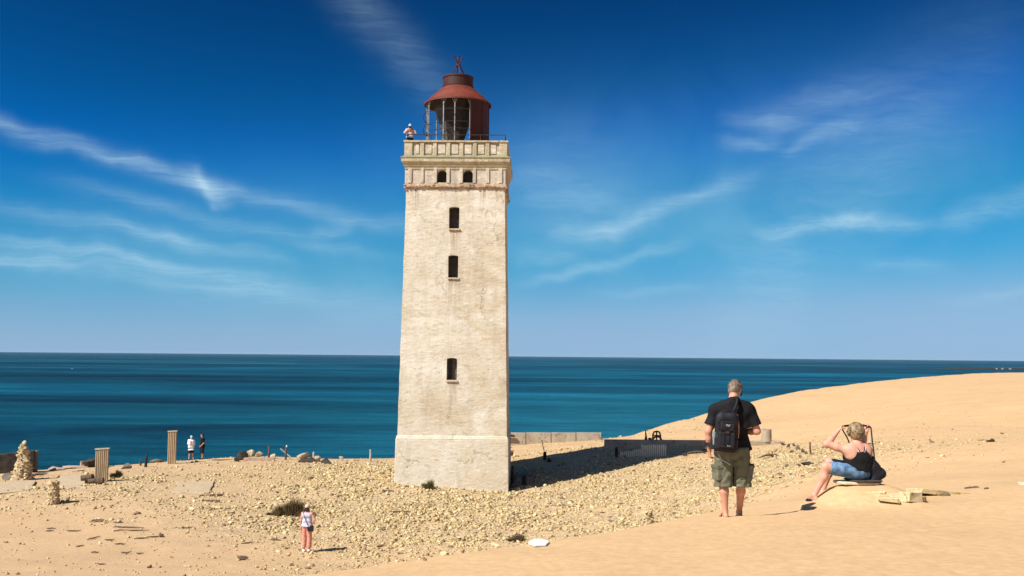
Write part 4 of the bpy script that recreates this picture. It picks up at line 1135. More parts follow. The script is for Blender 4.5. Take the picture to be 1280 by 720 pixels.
# ---------------------------------------------------------------- man with the sling bag
def man_with_bag():
    Y = 13.05; s0 = Y / 1244.0
    base = at(916, 643.5, Y)
    X0 = base[0]; Z0 = gz(X0 - .1, Y) - 0.02
    RA = .095 + gz(X0 + .14, Y + .26) - Z0 - .012
    o = empty('person', (X0, Y, Z0), 0, 'grey haired man in black t-shirt and khaki cargo shorts standing on the near dune', 'person')
    F = Field((-.48, -.30, -.03), (.48, .55, 1.84), .0062)
    # head: bowed and turned to the right
    fwd = unit((.50, .72, -.62)); up = unit((.2, .5, 1))
    hc = np.array((.055, .085, 1.640))
    P, M = head(F, hc, fwd, up, 1.02)
    F.cap((.02, .0, 1.47), hc + M @ np.array([0, -.03, -.05]), .062, .055, k=.03)
    F.cap((.01, .0, 1.36), (.02, .0, 1.50), .11, .06, k=.06)
    # trunk
    F.cap((-.10, .01, 1.34), (.11, .01, 1.34), .115, k=.06); F.ell((0, .03, 1.16), (.185, .125, .22), .08)
    F.ell((0, .05, 1.0), (.18, .14, .17), .08); F.cap((-.085, 0.015, .90), (.09, 0.015, .90), .105, k=.06)
    # arms
    sl, el, wl = np.array((-.215, 0, 1.385)), np.array((-.315, -.02, 1.12)), np.array((-.295, .03, .885))
    F.cap((-.12, 0, 1.42), sl, .07, .065, k=.05); F.cap(sl, el, .060, .047, k=.03); F.cap(el, (el * .6 + wl * .4), .046, .043, k=.02); F.cap((el * .6 + wl * .4), wl, .043, .029, k=.02)
    hand(F, wl + np.array((0, .004, -.01)), (.12, .25, -1), (.85, .2, 0), (0, 1, 0), .62, 1.0)
    sr, er, wr = np.array((.225, 0, 1.385)), np.array((.315, -.03, 1.125)), np.array((.185, .20, 1.10))
    F.cap((.12, 0, 1.42), sr, .07, .065, k=.05); F.cap(sr, er, .060, .047, k=.03); F.cap(er, er * .6 + wr * .4, .046, .043, k=.02); F.cap(er * .6 + wr * .4, wr, .043, .029, k=.02)
    hand(F, wr, unit((-.8, .55, .05)), (0, -.4, 1), (-.1, 1, .3), .5, 1.0)
    # legs
    for hip, kn, an, td in (((-.098, 0, .86), (-.118, .02, .475), (-.098, .0, .085), (-.1, 1)), ((.105, 0, .86), (.122, .05, .475), (.142, .26, RA), (.22, 1))):
        hip, kn, an = map(np.array, (hip, kn, an))
        F.cap(hip, kn, .092, .060, k=.04)
        bulge = kn * .68 + an * .32 + np.array((0, -.018, 0))
        F.cap(kn, bulge, .055, .058, k=.03); F.cap(bulge, an, .056, .034, k=.03)
        foot(F, an, td)
    body = F.build('body', M_SKIN, o)
    face_bits(P, 1.02, o)
    # hair
    H = Field((-.12, -.12, 1.5), (.25, .3, 1.86), .005)
    hP = lambda x, y, z: hc + M @ np.array([x, y, z])
    H.ell(hP(0, -.012, .045), (.084, .100, .098), 0, M=M)
    H.ell(hP(0, -.05, -.01), (.074, .062, .075), .02, M=M)
    H.ell(hP(0, .085, .0), (.09, .07, .085), 0, 'cut', M=M); H.plane(hP(0, 0, -.068), M @ np.array([0, .25, -1]))
    r = np.random.RandomState(3)
    for _ in range(150):
        v = unit(r.normal(size=3)); v[2] = abs(v[2]) * .9 + .1; v[1] -= .25; v = unit(v)
        p = np.array((v[0] * .080, v[1] * .094 - .01, v[2] * .094 + .045)); q = p + v * r.uniform(.008, .02) + np.array((r.uniform(-.012, .012), .012, .004))
        H.cap(hP(*p), hP(*q), .011, .005, k=.004)
    H.build('hair', M_GREYH, o, 1)
    # sunglasses
    G = MB()
    for q in (-1, 1):
        G.box(P(q * .034, .103, .012), (.050, .006, .034), Matrix(M.tolist()).to_euler())
        G.tube([P(q * .060, .100, .016), P(q * .078, .05, .018), P(q * .080, -.01, .014)], .0028, 5)
    G.box(P(0, .107, .018), (.02, .004, .006), Matrix(M.tolist()).to_euler())
    G.build('sunglasses', M_DARKIRON, o)
    # t-shirt
    T = Field((-.50, -.28, .78), (.50, .34, 1.62), .0065)
    T.cap((-.14, .0, 1.375), (.15, .0, 1.375), .125, k=.05); T.cap((-.05, .0, 1.44), (.07, .0, 1.44), .085, k=.07)
    T.cap((0.015, .0, 1.46), (.022, .0, 1.525), .078, .074, k=.03)
    T.cap((-.10, .02, 1.18), (.10, .02, 1.18), .145, k=.08); T.cap((-.10, .03, .98), (.10, .03, .98), .158, k=.08); T.cap((-.105, .02, .80), (.11, .02, .80), .162, .162, k=.08)
    T.cap((-.13, 0, 1.40), sl + (.0, 0, .01), .09, .085, k=.05); T.cap(sl, sl * .25 + el * .75 + np.array((-.008, 0, 0)), .084, .080, k=.04)
    T.cap((.14, 0, 1.40), sr + (.0, 0, .01), .09, .085, k=.05); T.cap(sr, sr * .25 + er * .75 + np.array((.012, 0, 0)), .080, .080, k=.04)
    T.wrinkle(.008, 16, 2, (1, 1, .7))
    for a_, b_ in ((sl, el), (sr, er)):
        dd = unit(b_ - a_); c_ = a_ + dd * .205
        # cut the sleeve square, only round the sleeve
        T.box(c_ + dd * .12, (.14, .14, .12), .005, 0, 'cut', M=frame(unit(np.cross(dd, (0, 1, 0))), dd))
    T.plane((0, 0, .885), (0, .06, -1)); T.plane((0, 0, 1.555), (0, .35, 1))
    T.cap(sl * .5 + el * .5, el, .062, .066, k=0, op='cut'); T.cap(sr * .5 + er * .5, er, .062, .066, k=0, op='cut')
    T.cap((.02, .01, 1.50), (.03, .03, 1.62), .064, .064, k=0, op='cut')
    T.build('t_shirt', M_BLACK, o)
    # cargo shorts
    S = Field((-.32, -.26, .36), (.34, .32, .95), .0062)
    S.cap((-.085, .01, .90), (.09, .01, .90), .140, k=.06)
    S.cap((-.095, .0, .86), (-.122, .01, .40), .128, .118, k=.03); S.cap((.10, .0, .86), (.135, .03, .40), .128, .118, k=.03)
    S.wrinkle(.0105, 22, 8, (1, 1, .9))
    S.cap((.006, -.3, .36), (.006, .3, .36), .02, k=0, op='cut'); S.box((.005, 0, .45), (.008, .3, .22), .002, 0, 'cut')
    S.plane((0, 0, .405), (0, 0, -1)); S.plane((0, 0, .925), (0, 0, 1))
    S.cap((-.122, .012, .52), (-.122, .01, .36), .085, .103, k=0, op='cut'); S.cap((.13, .03, .52), (.135, .03, .36), .085, .103, k=0, op='cut')
    sh = S.build('cargo_shorts', M_KHAKI, o)
    for q in (-1, 1):
        K = Field((-.14, -.12, -.14), (.14, .12, .14), .005)
        K.box((0, 0, -.01), (.042, .082, .095), .018); K.box((0.0, 0, .07), (.050, .088, .026), .012, 0); K.wrinkle(.004, 26, 5 + q)
        K.build('pocket', M_KHAKI, sh, 1, loc=(q * .212 + .008, -.035 + (.03 if q > 0 else 0), .60), rot=(0, R(3 * q), R(q * -18)))
    MB().tube([(-.21, -.115, .84), (-.17, -.142, .76), (-.12, -.150, .74), (-.06, -.150, .70)], .0035, 6).build('drawstring', M_STRAPW, sh)
    MB().box((0, -.128, .905), (.2, .012, .028), (0, 0, 0)).build('belt', M_BLACK2, sh)
    # flip-flops
    for an, td in (((-.098, 0, .085), (-.1, 1)), ((.142, .26, RA), (.22, 1))):
        t = unit((*td, 0)); r_ = np.array([t[1], -t[0], 0]); mb = MB(); n = 20; pts = []
        for i in range(n):
            a_ = 2 * math.pi * i / n; L = math.cos(a_) * .142 + .045; wd = math.sin(a_) * (.050 if L > .05 else .042)
            pts.append((an[0] + t[0] * L + r_[0] * wd, an[1] + t[1] * L + r_[1] * wd))
        f_ = mb.prism(pts, an[2] - .088 - .014, an[2] - .088 + .008).build('flip_flop', M_BLACK2, o, bevel=.004)
        A = np.array(an) - (0, 0, .06)
        MB().tube([A + t * .03 - r_ * .045, A + t * .09 - r_ * .02 + (0, 0, .03), A + t * .135 + r_ * .012 + (0, 0, -.01), A + t * .08 + r_ * .035 + (0, 0, .02), A + t * .03 + r_ * .045], .007, 6, flat=.5).build('thong', M_BLACK2, f_, smooth=True)
    # ------- sling bag, on his back
    B = empty('sling_bag', (X0 - .13, Y - .235, Z0 + 1.135), R(-4), 'black sling backpack with grey badges hanging across the back of the man in khaki shorts', 'backpack')
    K = Field((-.20, -.14, -.30), (.20, .13, .30), .0055)
    K.box((0, 0, -.02), (.145, .062, .235), .05); K.box((.0, 0, .18), (.115, .055, .07), .05, .04); K.box((0, .01, -.16), (.155, .065, .09), .045, .04); K.wrinkle(.003, 22, 4)
    MT = Matrix.Rotation(R(-5), 4, 'Y')
    holder = B
    bg_ = K.build('pack', M_BLACK2, B, 1, rot=(0, R(5), 0))
    K = Field((-.15, -.08, -.2), (.15, .06, .2), .005); K.box((0, 0, -.08), (.105, .03, .10), .022); K.box((0, 0, .09), (.092, .024, .055), .02); K.wrinkle(.002, 24, 7)
    fp = K.build('front_pocket', M_BLACK2, B, 1, loc=(.0, -.068, -.02), rot=(R(-2), R(5), 0))
    for z_, w2 in ((.035, .09), (-.175, .098), (.142, .075)):
        MB().tube([(-w2, -.028, z_), (-w2 * .4, -.036, z_ + .006), (w2 * .4, -.036, z_ + .006), (w2, -.028, z_)], .0036, 6).build('zip', M_DARKIRON, fp)
    for x_ in (-.03, .03):
        MB().box((x_, -.034, -.06), (.012, .006, .20)).build('webbing', M_BLACK, fp)
    MB().box((.0, -.04, .012), (.045, .012, .03)).build('buckle', M_DARKIRON, fp, bevel=.003)
    mb = MB(); mb.tube([(-.024, -.0305, .098), (-.008, -.0325, .112), (.012, -.032, .104), (.030, -.0305, .110)], .0035, 6); mb.tube([(-.012, -.031, .093), (.022, -.031, .090)], .0028, 6)
    mb.build('badge', M_GREYM, fp)
    mb = MB()
    for i, x_ in enumerate((-.016, -.008, 0, .008, .016)): mb.box((x_ + .03, -.0335, -.155), (.005, .004, .012 if i % 2 else .009))
    mb.build('badge', M_GREYM, fp)
    MB().tube([(.148, -.03, .17), (.158, -.036, .05), (.150, -.03, -.08)], .004, 6).build('piping', mat2('orange_piping', (.35, .12, .05), (.3, .1, .05), 9, .7, 0), B)
    MB().tube([(-.05, -.01, .215), (-.045, -.02, .255), (.045, -.02, .262), (.06, -.01, .225)], .011, 8, flat=.5).build('grab_handle', M_BLACK2, B, smooth=True)
    mb = MB(); mb.box((-.155, .0, -.09), (.03, .09, .17), jit=.004); mb.build('side_pocket', mat2('grey_mesh', (.16, .18, .18), (.3, .32, .32), 60, .8, .3), B, bevel=.01)
    MB().tube([(.07, .02, .22), (.115, .055, .30), (.150, .08, .375), (.155, .14, .425), (.13, .22, .42), (.06, .36, .30), (-.08, .40, .05), (-.20, .36, -.1), (-.235, .24, -.17), (-.17, .08, -.2), (-.12, .03, -.2)], .026, 8, flat=.28).build('strap', M_BLACK2, B, smooth=True)
man_with_bag()

# ---------------------------------------------------------------- seated woman
def seated_woman():
    Y = 14.3
    base = at(1074, 598.5, Y); X0, Z0 = base[0], base[2]
    global SEAT; SEAT = (X0, Y, Z0)
    o = empty('person', (X0, Y, Z0), 0, 'woman with short blond hair sitting on flagstones in black tank top and denim shorts', 'person')
    F = Field((-.95, -.30, -.45), (.42, .55, .86), .0062)
    hc = np.array((-.005, .115, .635)); fwd = unit((-.18, 1, -.22)); up = unit((.05, .2, 1))
    P, M = head(F, hc, fwd, up, .98)
    F.cap((.0, .06, .46), hc + M @ np.array([0, -.02, -.06]), .050, .046, k=.03)
    # trunk
    F.cap((-.035, .03, .10), (.075, .08, .10), .125, k=.07); F.cap((.02, .03, .14), (.02, .02, .26), .13, .115, k=.08)
    F.cap((-.08, .04, .34), (.09, .075, .34), .122, k=.07); F.cap((-.10, .03, .41), (.10, .09, .41), .078, k=.06)
    F.cap((0, .05, .40), (0, .06, .50), .07, .05, k=.05)
    sl, el, wl = np.array((-.155, .02, .405)), np.array((-.435, .08, .475)), np.array((-.235, .17, .66))
    F.cap((-.09, .03, .42), sl, .07, .066, k=.05); F.cap(sl, sl * .5 + el * .5, .064, .057, k=.04); F.cap(sl * .5 + el * .5, el, .057, .044, k=.02)
    F.cap(el, el * .6 + wl * .4, .046, .044, k=.02); F.cap(el * .6 + wl * .4, wl, .044, .027, k=.02)
    hand(F, wl, unit((.55, .15, .75)), (.7, -.1, -.5), (.3, -.9, .2), 1.05, .93)
    sr, er, wr = np.array((.150, .085, .405)), np.array((.170, .33, .43)), np.array((.205, .26, .655))
    F.cap((.10, .08, .42), sr, .072, .064, k=.05); F.cap(sr, er, .050, .041, k=.03); F.cap(er, er * .6 + wr * .4, .041, .039, k=.02); F.cap(er * .6 + wr * .4, wr, .038, .025, k=.02)
    hand(F, wr, unit((.25, -.15, .8)), (-.3, -.2, .3), (-.8, -.3, .3), 1.1, .93)
    for hip, kn, an, td in (((-.03, -.03, .095), (-.480, -.02, .165), (-.640, .0, -.235), (-.45, .9)), ((.03, .13, .095), (-.34, .27, .20), (-.47, .20, -.225), (-.6, .8))):
        hip, kn, an = map(np.array, (hip, kn, an))
        F.cap(hip, kn, .098, .062, k=.04); b_ = kn * .66 + an * .34 + np.array((.028, 0, -.006))
        F.cap(kn, b_, .056, .058, k=.03); F.cap(b_, an, .055, .034, k=.03); foot(F, an, td, .92)
    F.build('body', M_SKIN2, o)
    face_bits(P, .98, o)
    H = Field((-.2, -.1, .45), (.2, .35, .9), .005); hP = lambda x, y, z: hc + M @ np.array([x, y, z])
    H.ell(hP(0, -.02, .045), (.112, .118, .116), 0, M=M); H.ell(hP(0, -.06, -.02), (.100, .072, .095), .03, M=M)
    H.ell(hP(0, .10, -.01), (.085, .075, .09), 0, 'cut', M=M); H.plane(hP(0, -.05, -.088), M @ np.array([0, .3, -1]))
    r = np.random.RandomState(5)
    for _ in range(260):
        v = unit(r.normal(size=3)); v[2] = abs(v[2]) * 1.1 - .35; v[1] = v[1] - .3; v = unit(v)
        p = np.array((v[0] * .108, v[1] * .114 - .017, v[2] * .110 + .035)); tgt = p + np.array((v[0] * .012 + r.uniform(-.01, .01), v[1] * .014, -.03))
        H.cap(hP(*p), hP(*tgt), .010, .005, k=.003)
    H.build('hair', M_BLOND, o, 1)
    # tank top with a racer back
    T = Field((-.25, -.22, -.05), (.32, .32, .56), .0055)
    T.cap((-.045, .03, .12), (.085, .08, .12), .148, k=.06); T.cap((-.01, .03, .14), (-.02, .02, .26), .165, .162, k=.08); T.cap((.06, .06, .14), (.06, .05, .26), .165, .16, k=.08)
    T.cap((-.075, .035, .33), (.085, .075, .33), .135, k=.06); T.cap((-.07, .03, .40), (.07, .085, .40), .075, k=.05)
    T.wrinkle(.003, 20, 12)
    T.plane((0, 0, .115), (-.12, 0, -1))
    T.ell((-.18, -.07, .415), (.130, .12, .145), 0, 'cut'); T.ell((.215, -.01, .43), (.125, .14, .15), 0, 'cut')
    T.plane((0, 0, .405), (0, -.3, 1))
    T.build('tank_top', M_BLACK, o, 1)
    # crossing straps over the shoulder blades
    zc = np.array((.018, -.090, .335))
    for q, m_, off, r_ in ((-1, M_BLACK, 0, .012), (1, M_BLACK, 0, .012), (-1, M_STRAPW, .014, .0065), (1, M_STRAPW, .014, .0065)):
        mid = np.array((.018 + q * (.040 + off), -.068, .415)); top = np.array((.010 + q * (.078 + off), .015 + q * .02, .478)); fr = np.array((.01 + q * .09, .10, .44))
        MB().tube([zc + (q * off, 0, .0), mid + (0, .0, 0), top, fr], r_, 6, flat=.35).build('strap', m_, o, smooth=True)
    # denim shorts
    S = Field((-.60, -.22, -.06), (.26, .42, .32), .006)
    S.cap((-.035, .02, .105), (.08, .08, .105), .150, k=.06)
    S.cap((-.02, -.03, .10), (-.44, -.02, .15), .118, .084, k=.03); S.cap((.03, .13, .10), (-.32, .265, .185), .112, .080, k=.03)
    S.wrinkle(.005, 26, 14)
    S.plane((0, 0, .20), (.15, -.05, 1))
    d1 = unit((-.44, .0, .055)); S.plane(np.array((-.425, -.02, .15)), d1)
    S.plane((0, 0, .004), (0, 0, -1))
    d2 = unit((-.37, .14, .09)); 
    S.cap(np.array((-.44, -.02, .15)) - d1 * .06, np.array((-.44, -.02, .15)) + d1 * .06, .066, .076, k=0, op='cut')
    S.box(np.array((-.30, .255, .185)) + d2 * .12, (.13, .12, .13), .004, 0, 'cut', M=frame(d2))
    S.build('denim_shorts', M_JEANS, o)
    for an, td in (((-.640, .0, -.235), (-.45, .9)), ((-.47, .20, -.225), (-.6, .8))):
        t = unit((*td, 0)); r_ = np.array([t[1], -t[0], 0]); n = 20; pts = []
        for i in range(n):
            a_ = 2 * math.pi * i / n; L = math.cos(a_) * .132 + .042; wd = math.sin(a_) * .044
            pts.append((an[0] + t[0] * L + r_[0] * wd, an[1] + t[1] * L + r_[1] * wd))
        f_ = MB().prism(pts, an[2] - .098, an[2] - .078).build('sandal', M_BLACK2, o, bevel=.004)
        A = np.array(an) - (0, 0, .055)
        for L in (.06, .10): MB().tube([A + t * L - r_ * .042 - (0, 0, .02), A + t * L - r_ * .02 + (0, 0, .02), A + t * L + r_ * .02 + (0, 0, .02), A + t * L + r_ * .042 - (0, 0, .02)], .009, 6, flat=.4).build('sandal_strap', M_BLACK2, f_, smooth=True)
    # bracelet watch
    c_ = er * .78 + wr * .22; dd = unit(wr - er); a_ = unit(np.cross(dd, (1, 0, 0))); b_ = np.cross(dd, a_)
    MB().tube([c_ + a_ * .043 * math.cos(t) + b_ * .043 * math.sin(t) for t in np.linspace(0, 2 * math.pi, 20, endpoint=False)], .012, 6, closed=True).build('armband', M_BLACK2, o, smooth=True)
    # shoulder bag with a long strap she lifts over her head
    B = empty('shoulder_bag', (X0 + .235, Y - .02, Z0 + .11), R(10), 'soft black shoulder bag beside the seated woman, strap lifted over her head', 'bag')
    K = Field((-.16, -.14, -.22), (.18, .14, .25), .0055)
    K.box((-.03, 0, -.02), (.075, .062, .13), .05); K.cap((-.05, 0, .13), (.07, 0, -.03), .045, .062, k=.05, flat=.8); K.cap((.07, 0, -.03), (-.04, 0, -.13), .062, .05, k=.05); K.wrinkle(.004, 20, 3)
    K.build('pouch', M_BLACK2, B, 1)
    MB().tube([(-.05, -.055, .12), (.02, -.062, .06), (.10, -.045, -.01)], .0035, 6).build('zip', M_DARKIRON, B)
    hr = wr + unit((.25, -.15, .8)) * .085 + np.array((-.01, -.035, .0)); hl = wl + unit((.55, .15, .75)) * .085 + np.array((.0, -.03, .0))
    inv = Matrix.Rotation(-R(10), 3, 'Z'); loc = lambda p: inv @ Vector((p[0] - .235, p[1] + .02, p[2] - .11))
    pr = [(.215, -.03, .255), (.222, .03, .40), (.235, .12, .56), tuple(hr + (.035, 0, -.03)), tuple(hr), (.10, .24, hr[2] + .004), (-.02, .26, hl[2] + .01), tuple(hl), tuple(hl + (.01, .0, -.05)), (-.12, .13, .57), (-.10, .10, .50), (-.09, .12, .44)]
    MB().tube([loc(p) for p in pr], [.015] * len(pr), 6, flat=.3).build('strap', M_BLACK2, B)
    MB().tube([loc((.215, -.03, .262)), loc((.213, -.03, .235))], .012, 8).build('clip', M_GREYM, B)
seated_woman()

# ---------------------------------------------------------------- small figures farther off
def standing(loc, rz, label, sk, joints, tops, group=None, s=1.0, h=.0095, headdir=(0, 1, -.05), hands=(.4, .4), hair=None, hat=None, bottoms=None, shoes=None, group_=None):
    o = empty('person', loc, rz, label, 'person')
    J = dict(head=(0, .01, 1.585), neck=(0, 0, 1.44), ls=(-.175, 0, 1.39), le=(-.225, -.02, 1.12), lw=(-.225, .04, .88), rs=(.175, 0, 1.39), re=(.225, -.02, 1.12), rw=(.225, .04, .88),
             lh=(-.085, 0, .90), lk=(-.095, .02, .49), la=(-.10, 0, .085), rh=(.085, 0, .90), rk=(.095, .02, .49), ra=(.10, 0, .085))
    J.update(joints); J = {k: np.array(v) * s for k, v in J.items()}
    F = Field((-.5, -.4, -.02), (.5, .5, 1.9 * s), h)
    P, M = head(F, J['head'], headdir, (0, 0, 1), s)
    F.cap(J['neck'], J['head'] - (0, 0, .05), .055 * s, .05 * s, k=.03); F.cap(J['neck'] - (0, 0, .06), J['neck'], .09 * s, .055 * s, k=.05)
    F.cap((-.09 * s, 0, 1.33 * s), (.09 * s, 0, 1.33 * s), .10 * s, k=.06); F.ell((0, .01, 1.12 * s), (.145 * s, .10 * s, .2 * s), .08); F.cap((-.07 * s, 0, .93 * s), (.07 * s, 0, .93 * s), .105 * s, k=.08)
    for a_, b_, c_, q in (('ls', 'le', 'lw', -1), ('rs', 're', 'rw', 1)):
        A, B_, C_ = J[a_], J[b_], J[c_]
        F.cap((q * .09 * s, 0, 1.38 * s), A, .06 * s, k=.04); F.cap(A, B_, .05 * s, .04 * s, k=.03); F.cap(B_, C_, .04 * s, .026 * s, k=.02)
        hand(F, C_, C_ - B_, (-q, 0, .1), (0, 1, .2), hands[0], s * 1.05)
    for a_, b_, c_, q in (('lh', 'lk', 'la', -1), ('rh', 'rk', 'ra', 1)):
        A, B_, C_ = J[a_], J[b_], J[c_]
        F.cap(A, B_, .085 * s, .057 * s, k=.04); m_ = B_ * .66 + C_ * .34 - (0, .015 * s, 0); F.cap(B_, m_, .052 * s, .053 * s, k=.03); F.cap(m_, C_, .052 * s, .034 * s, k=.03)
        foot(F, C_, (q * .15, 1), s)
    F.build('body', sk, o); face_bits(P, s, o)
    hP = lambda x, y, z: J['head'] + M @ (np.array([x, y, z]) * s)
    if hair:
        H = Field(tuple(J['head'] - .22 * s), tuple(J['head'] + .2 * s), .007)
        H.ell(hP(0, -.014, .042), np.array((.083, .099, .096)) * s, 0, M=M); H.ell(hP(0, -.05, -.03), np.array((.078, .06, .10)) * s, .03, M=M); H.ell(hP(0, .10, -.02), np.array((.09, .085, .10)) * s, 0, 'cut', M=M); H.wrinkle(.003, 60, 2)
        H.build('hair', hair, o, 1)
    if hat:
        H = Field(tuple(J['head'] - .25 * s), tuple(J['head'] + .25 * s), .007)
        H.ell(hP(0, -.01, .06), np.array((.092, .108, .095)) * s, 0, M=M); H.plane(hP(0, 0, .035), M @ np.array([0, .1, -1]))
        H.cap(hP(0, .08, .045), hP(0, .14, .04), .06 * s, .05 * s, k=.01, flat=.16, fdir=M @ np.array([0, 0, 1]))
        H.build('cap', hat, o, 1)
    for fn in tops: fn(o, J, s)
    if shoes:
        for a_, q in (('la', -1), ('ra', 1)):
            C_ = J[a_]; K = Field(tuple(C_ - .2), tuple(C_ + (.2, .3, .1)), .007); t = unit((q * .15, 1, 0))
            K.cap(C_ - t * .03 * s - (0, 0, .045), C_ + t * .14 * s - (0, 0, .052), .045 * s, .042 * s, k=.01, flat=.9); K.cap(C_ - (0, 0, .03), C_ - (0, 0, .01), .05 * s, .046 * s, k=.03); K.plane(C_ - (0, 0, .095 * s), (0, 0, -1))
            K.build('shoe', shoes, o, 1)
    return o
def shirt(name, mat_, z0, sleeve=.6, fat=1.0, neck=True, wr=.004, longer=0):
    def fn(o, J, s):
        T = Field((-.42, -.3, z0 * s - .05), (.42, .4, 1.52 * s), .008)
        T.cap((-.09 * s, 0, 1.33 * s), (.09 * s, 0, 1.33 * s), .118 * s * fat, k=.05); T.cap((-.06 * s, .01, 1.12 * s), (.06 * s, .01, 1.12 * s), .125 * s * fat, k=.08); T.cap((-.075 * s, .0, (z0 - .02) * s), (.075 * s, .0, (z0 - .02) * s), .13 * s * fat, k=.10)
        T.cap((-.075 * s, .0, .93 * s), (.075 * s, .0, .93 * s), .125 * s * fat, k=.08)
        if sleeve:
            for a_, b_, c_ in (('ls', 'le', 'lw'), ('rs', 're', 'rw')):
                A, B_, C_ = J[a_], J[b_], J[c_]; e = A + (B_ - A) * min(sleeve, 1)
                T.cap(A * .6 + np.array((0, 0, 1.36 * s)) * .4, A, .075 * s, k=.05); T.cap(A, e, .068 * s, .062 * s, k=.03)
                if sleeve > 1: T.cap(B_, B_ + (C_ - B_) * (sleeve - 1), .055 * s, .042 * s, k=.02)
        T.wrinkle(wr, 18, int(z0 * 100)); T.plane((0, 0, z0 * s), (0, 0, -1)); T.plane((0, 0, 1.475 * s), (0, 0, 1))
        T.build(name, mat_, o, 1)
    return fn
def trousers(name, mat_, z0, r0=.1, r1=.075, wr=.004):
    def fn(o, J, s):
        T = Field((-.3, -.25, z0 * s - .04), (.3, .35, 1.05 * s), .008)
        T.cap((-.07 * s, 0, .93 * s), (.07 * s, 0, .93 * s), .118 * s, k=.05)
        for a_, b_, c_ in (('lh', 'lk', 'la'), ('rh', 'rk', 'ra')):
            A, B_, C_ = J[a_], J[b_], J[c_]; T.cap(A, B_, r0 * s, (r0 + r1) / 2 * s, k=.025); T.cap(B_, C_, (r0 + r1) / 2 * s, r1 * s, k=.02)
        T.wrinkle(wr, 22, int(z0 * 90)); T.plane((0, 0, z0 * s), (0, 0, -1)); T.plane((0, 0, 1.0 * s), (0, 0, 1))
        T.build(name, mat_, o, 1)
    return fn
def on(px, py, dz=0): 
    p = gnd(px, py); return (p.x, p.y, p.z + dz)
M_TANK = cloth('lilac_grey_jersey', (0.42, 0.40, 0.50), (0.55, 0.53, 0.62), 7, .3)
M_SALMON = cloth('salmon_cotton', (0.56, 0.22, 0.17), (0.66, 0.30, 0.23), 6, .4)
M_WHITEC = cloth('white_cotton', (0.74, 0.74, 0.78), (0.80, 0.80, 0.84), 6, .3)
M_PINKHAT = cloth('pale_pink_cap', (0.66, 0.42, 0.35), (0.72, 0.5, 0.42), 8, .2)
M_BLUECAP = cloth('pale_blue_cap', (0.30, 0.50, 0.58), (0.38, 0.56, 0.62), 8, .2)
M_NAVY = cloth('navy_cotton', (0.012, 0.014, 0.022), (0.02, 0.02, 0.03), 8, .2)
w1_ = standing(on(383, 690), R(-8), 'woman in salmon trousers, lilac sleeveless top and pink cap standing by the dry bush', M_SKIN,
         dict(rs=(.17, 0, 1.39), re=(.30, -.05, 1.17), rw=(.17, .02, .99), lw=(-.23, .03, .88)), [shirt('sleeveless_top', M_TANK, .93, 0, 1.0), trousers('trousers', M_SALMON, .16, .1, .078)], s=.98, hair=M_DARKH, hat=M_PINKHAT, shoes=M_WHITEC, headdir=(.05, 1, -.02))
def crossbody(par_loc, rz, label):
    B = empty('shoulder_bag', par_loc, rz, label, 'bag')
    K = Field((-.2, -.12, .7), (.4, .25, 1.05), .008); K.box((.165, -.10, .86), (.12, .05, .105), .035); K.wrinkle(.004, 20, 2); K.build('pouch', M_BLACK2, B, 1)
    MB().tube([(-.13, .0, 1.49), (-.12, -.09, 1.42), (-.04, -.135, 1.24), (.03, -.15, 1.08), (.10, -.15, .95)], .014, 6, flat=.4).build('strap', mat2('blue_strap', (.06, .09, .2), (.08, .12, .25), 9, .8, 0), B, smooth=True)
crossbody(tuple(w1_.location), R(-8), 'small black bag on a blue strap across the back of the woman in salmon trousers')
standing(on(238.5, 574.5), R(205), 'person in long white shirt and pale blue cap standing at the cliff edge', M_SKIN,
         dict(le=(-.22, .02, 1.14), lw=(-.03, .17, 1.22), re=(.22, .02, 1.14), rw=(.05, .18, 1.18), la=(-.16, 0, .085), ra=(.14, .05, .085)), [shirt('long_shirt', M_WHITEC, .70, 1.7, 1.15), trousers('shorts', M_NAVY, .50, .105, .10)], s=.97, hair=M_DARKH, hat=M_BLUECAP, shoes=M_BLACK2)
standing(on(252.5, 574), R(118), 'man in black t-shirt and long black shorts standing at the cliff edge', M_SKIN,
         dict(le=(-.24, -.05, 1.12), lw=(-.20, .12, .93), rw=(.2, .1, .92), head=(0, .03, 1.60)), [shirt('t_shirt', M_BLACK, .80, .8, 1.22), trousers('shorts', M_NAVY, .42, .125, .12)], s=1.02, hair=M_DARKH, shoes=M_BLACK2)
# photographer on the gallery
def gallery_person():
    # local frame of the tower turned into the world
    x, y = tx(513.5, 165, -2.3), -2.3
    p = LH.matrix_basis @ Vector((x, y, ZD))
    zfloor = p.z
    o = standing((p.x, p.y, zfloor), R(186), 'person in pale cap and white shirt leaning on the gallery railing of the tower', M_SKIN,
        dict(head=(0, .20, 1.50), neck=(0, .12, 1.40), ls=(-.18, .10, 1.33), rs=(.18, .10, 1.33), le=(-.30, .26, 1.13), lw=(-.06, .34, 1.33), re=(.30, .26, 1.13), rw=(.05, .34, 1.35)),
        [shirt('shirt', cloth('pale_striped_shirt', (.45, .30, .30), (.60, .57, .58), 14, .3), .90, 1.0, 1.05), trousers('trousers', M_NAVY, .14, .1, .08)], s=1.0, hat=M_BLUECAP, shoes=M_BLACK2, headdir=(0, 1, -.25), hair=M_DARKH)
    K = MB(); K.box((0, .40, 1.40), (.13, .06, .085)); K.lathe([(.001, 0), (.035, .0), (.035, .07), (.03, .072), (.001, .06)], 16)
    c = empty('camera_body', (p.x, p.y, zfloor), R(186), 'small black camera held to the face of the person on the gallery', 'camera')
    K = MB(); K.box((0, .405, 1.43), (.13, .05, .085)); K.build('body', M_DARKIRON, c, bevel=.01)
    K = MB(); K.tube([(0, .43, 1.43), (0, .50, 1.425)], [.034, .031], 16); K.build('lens', M_BLACK2, c, smooth=False)
gallery_person()
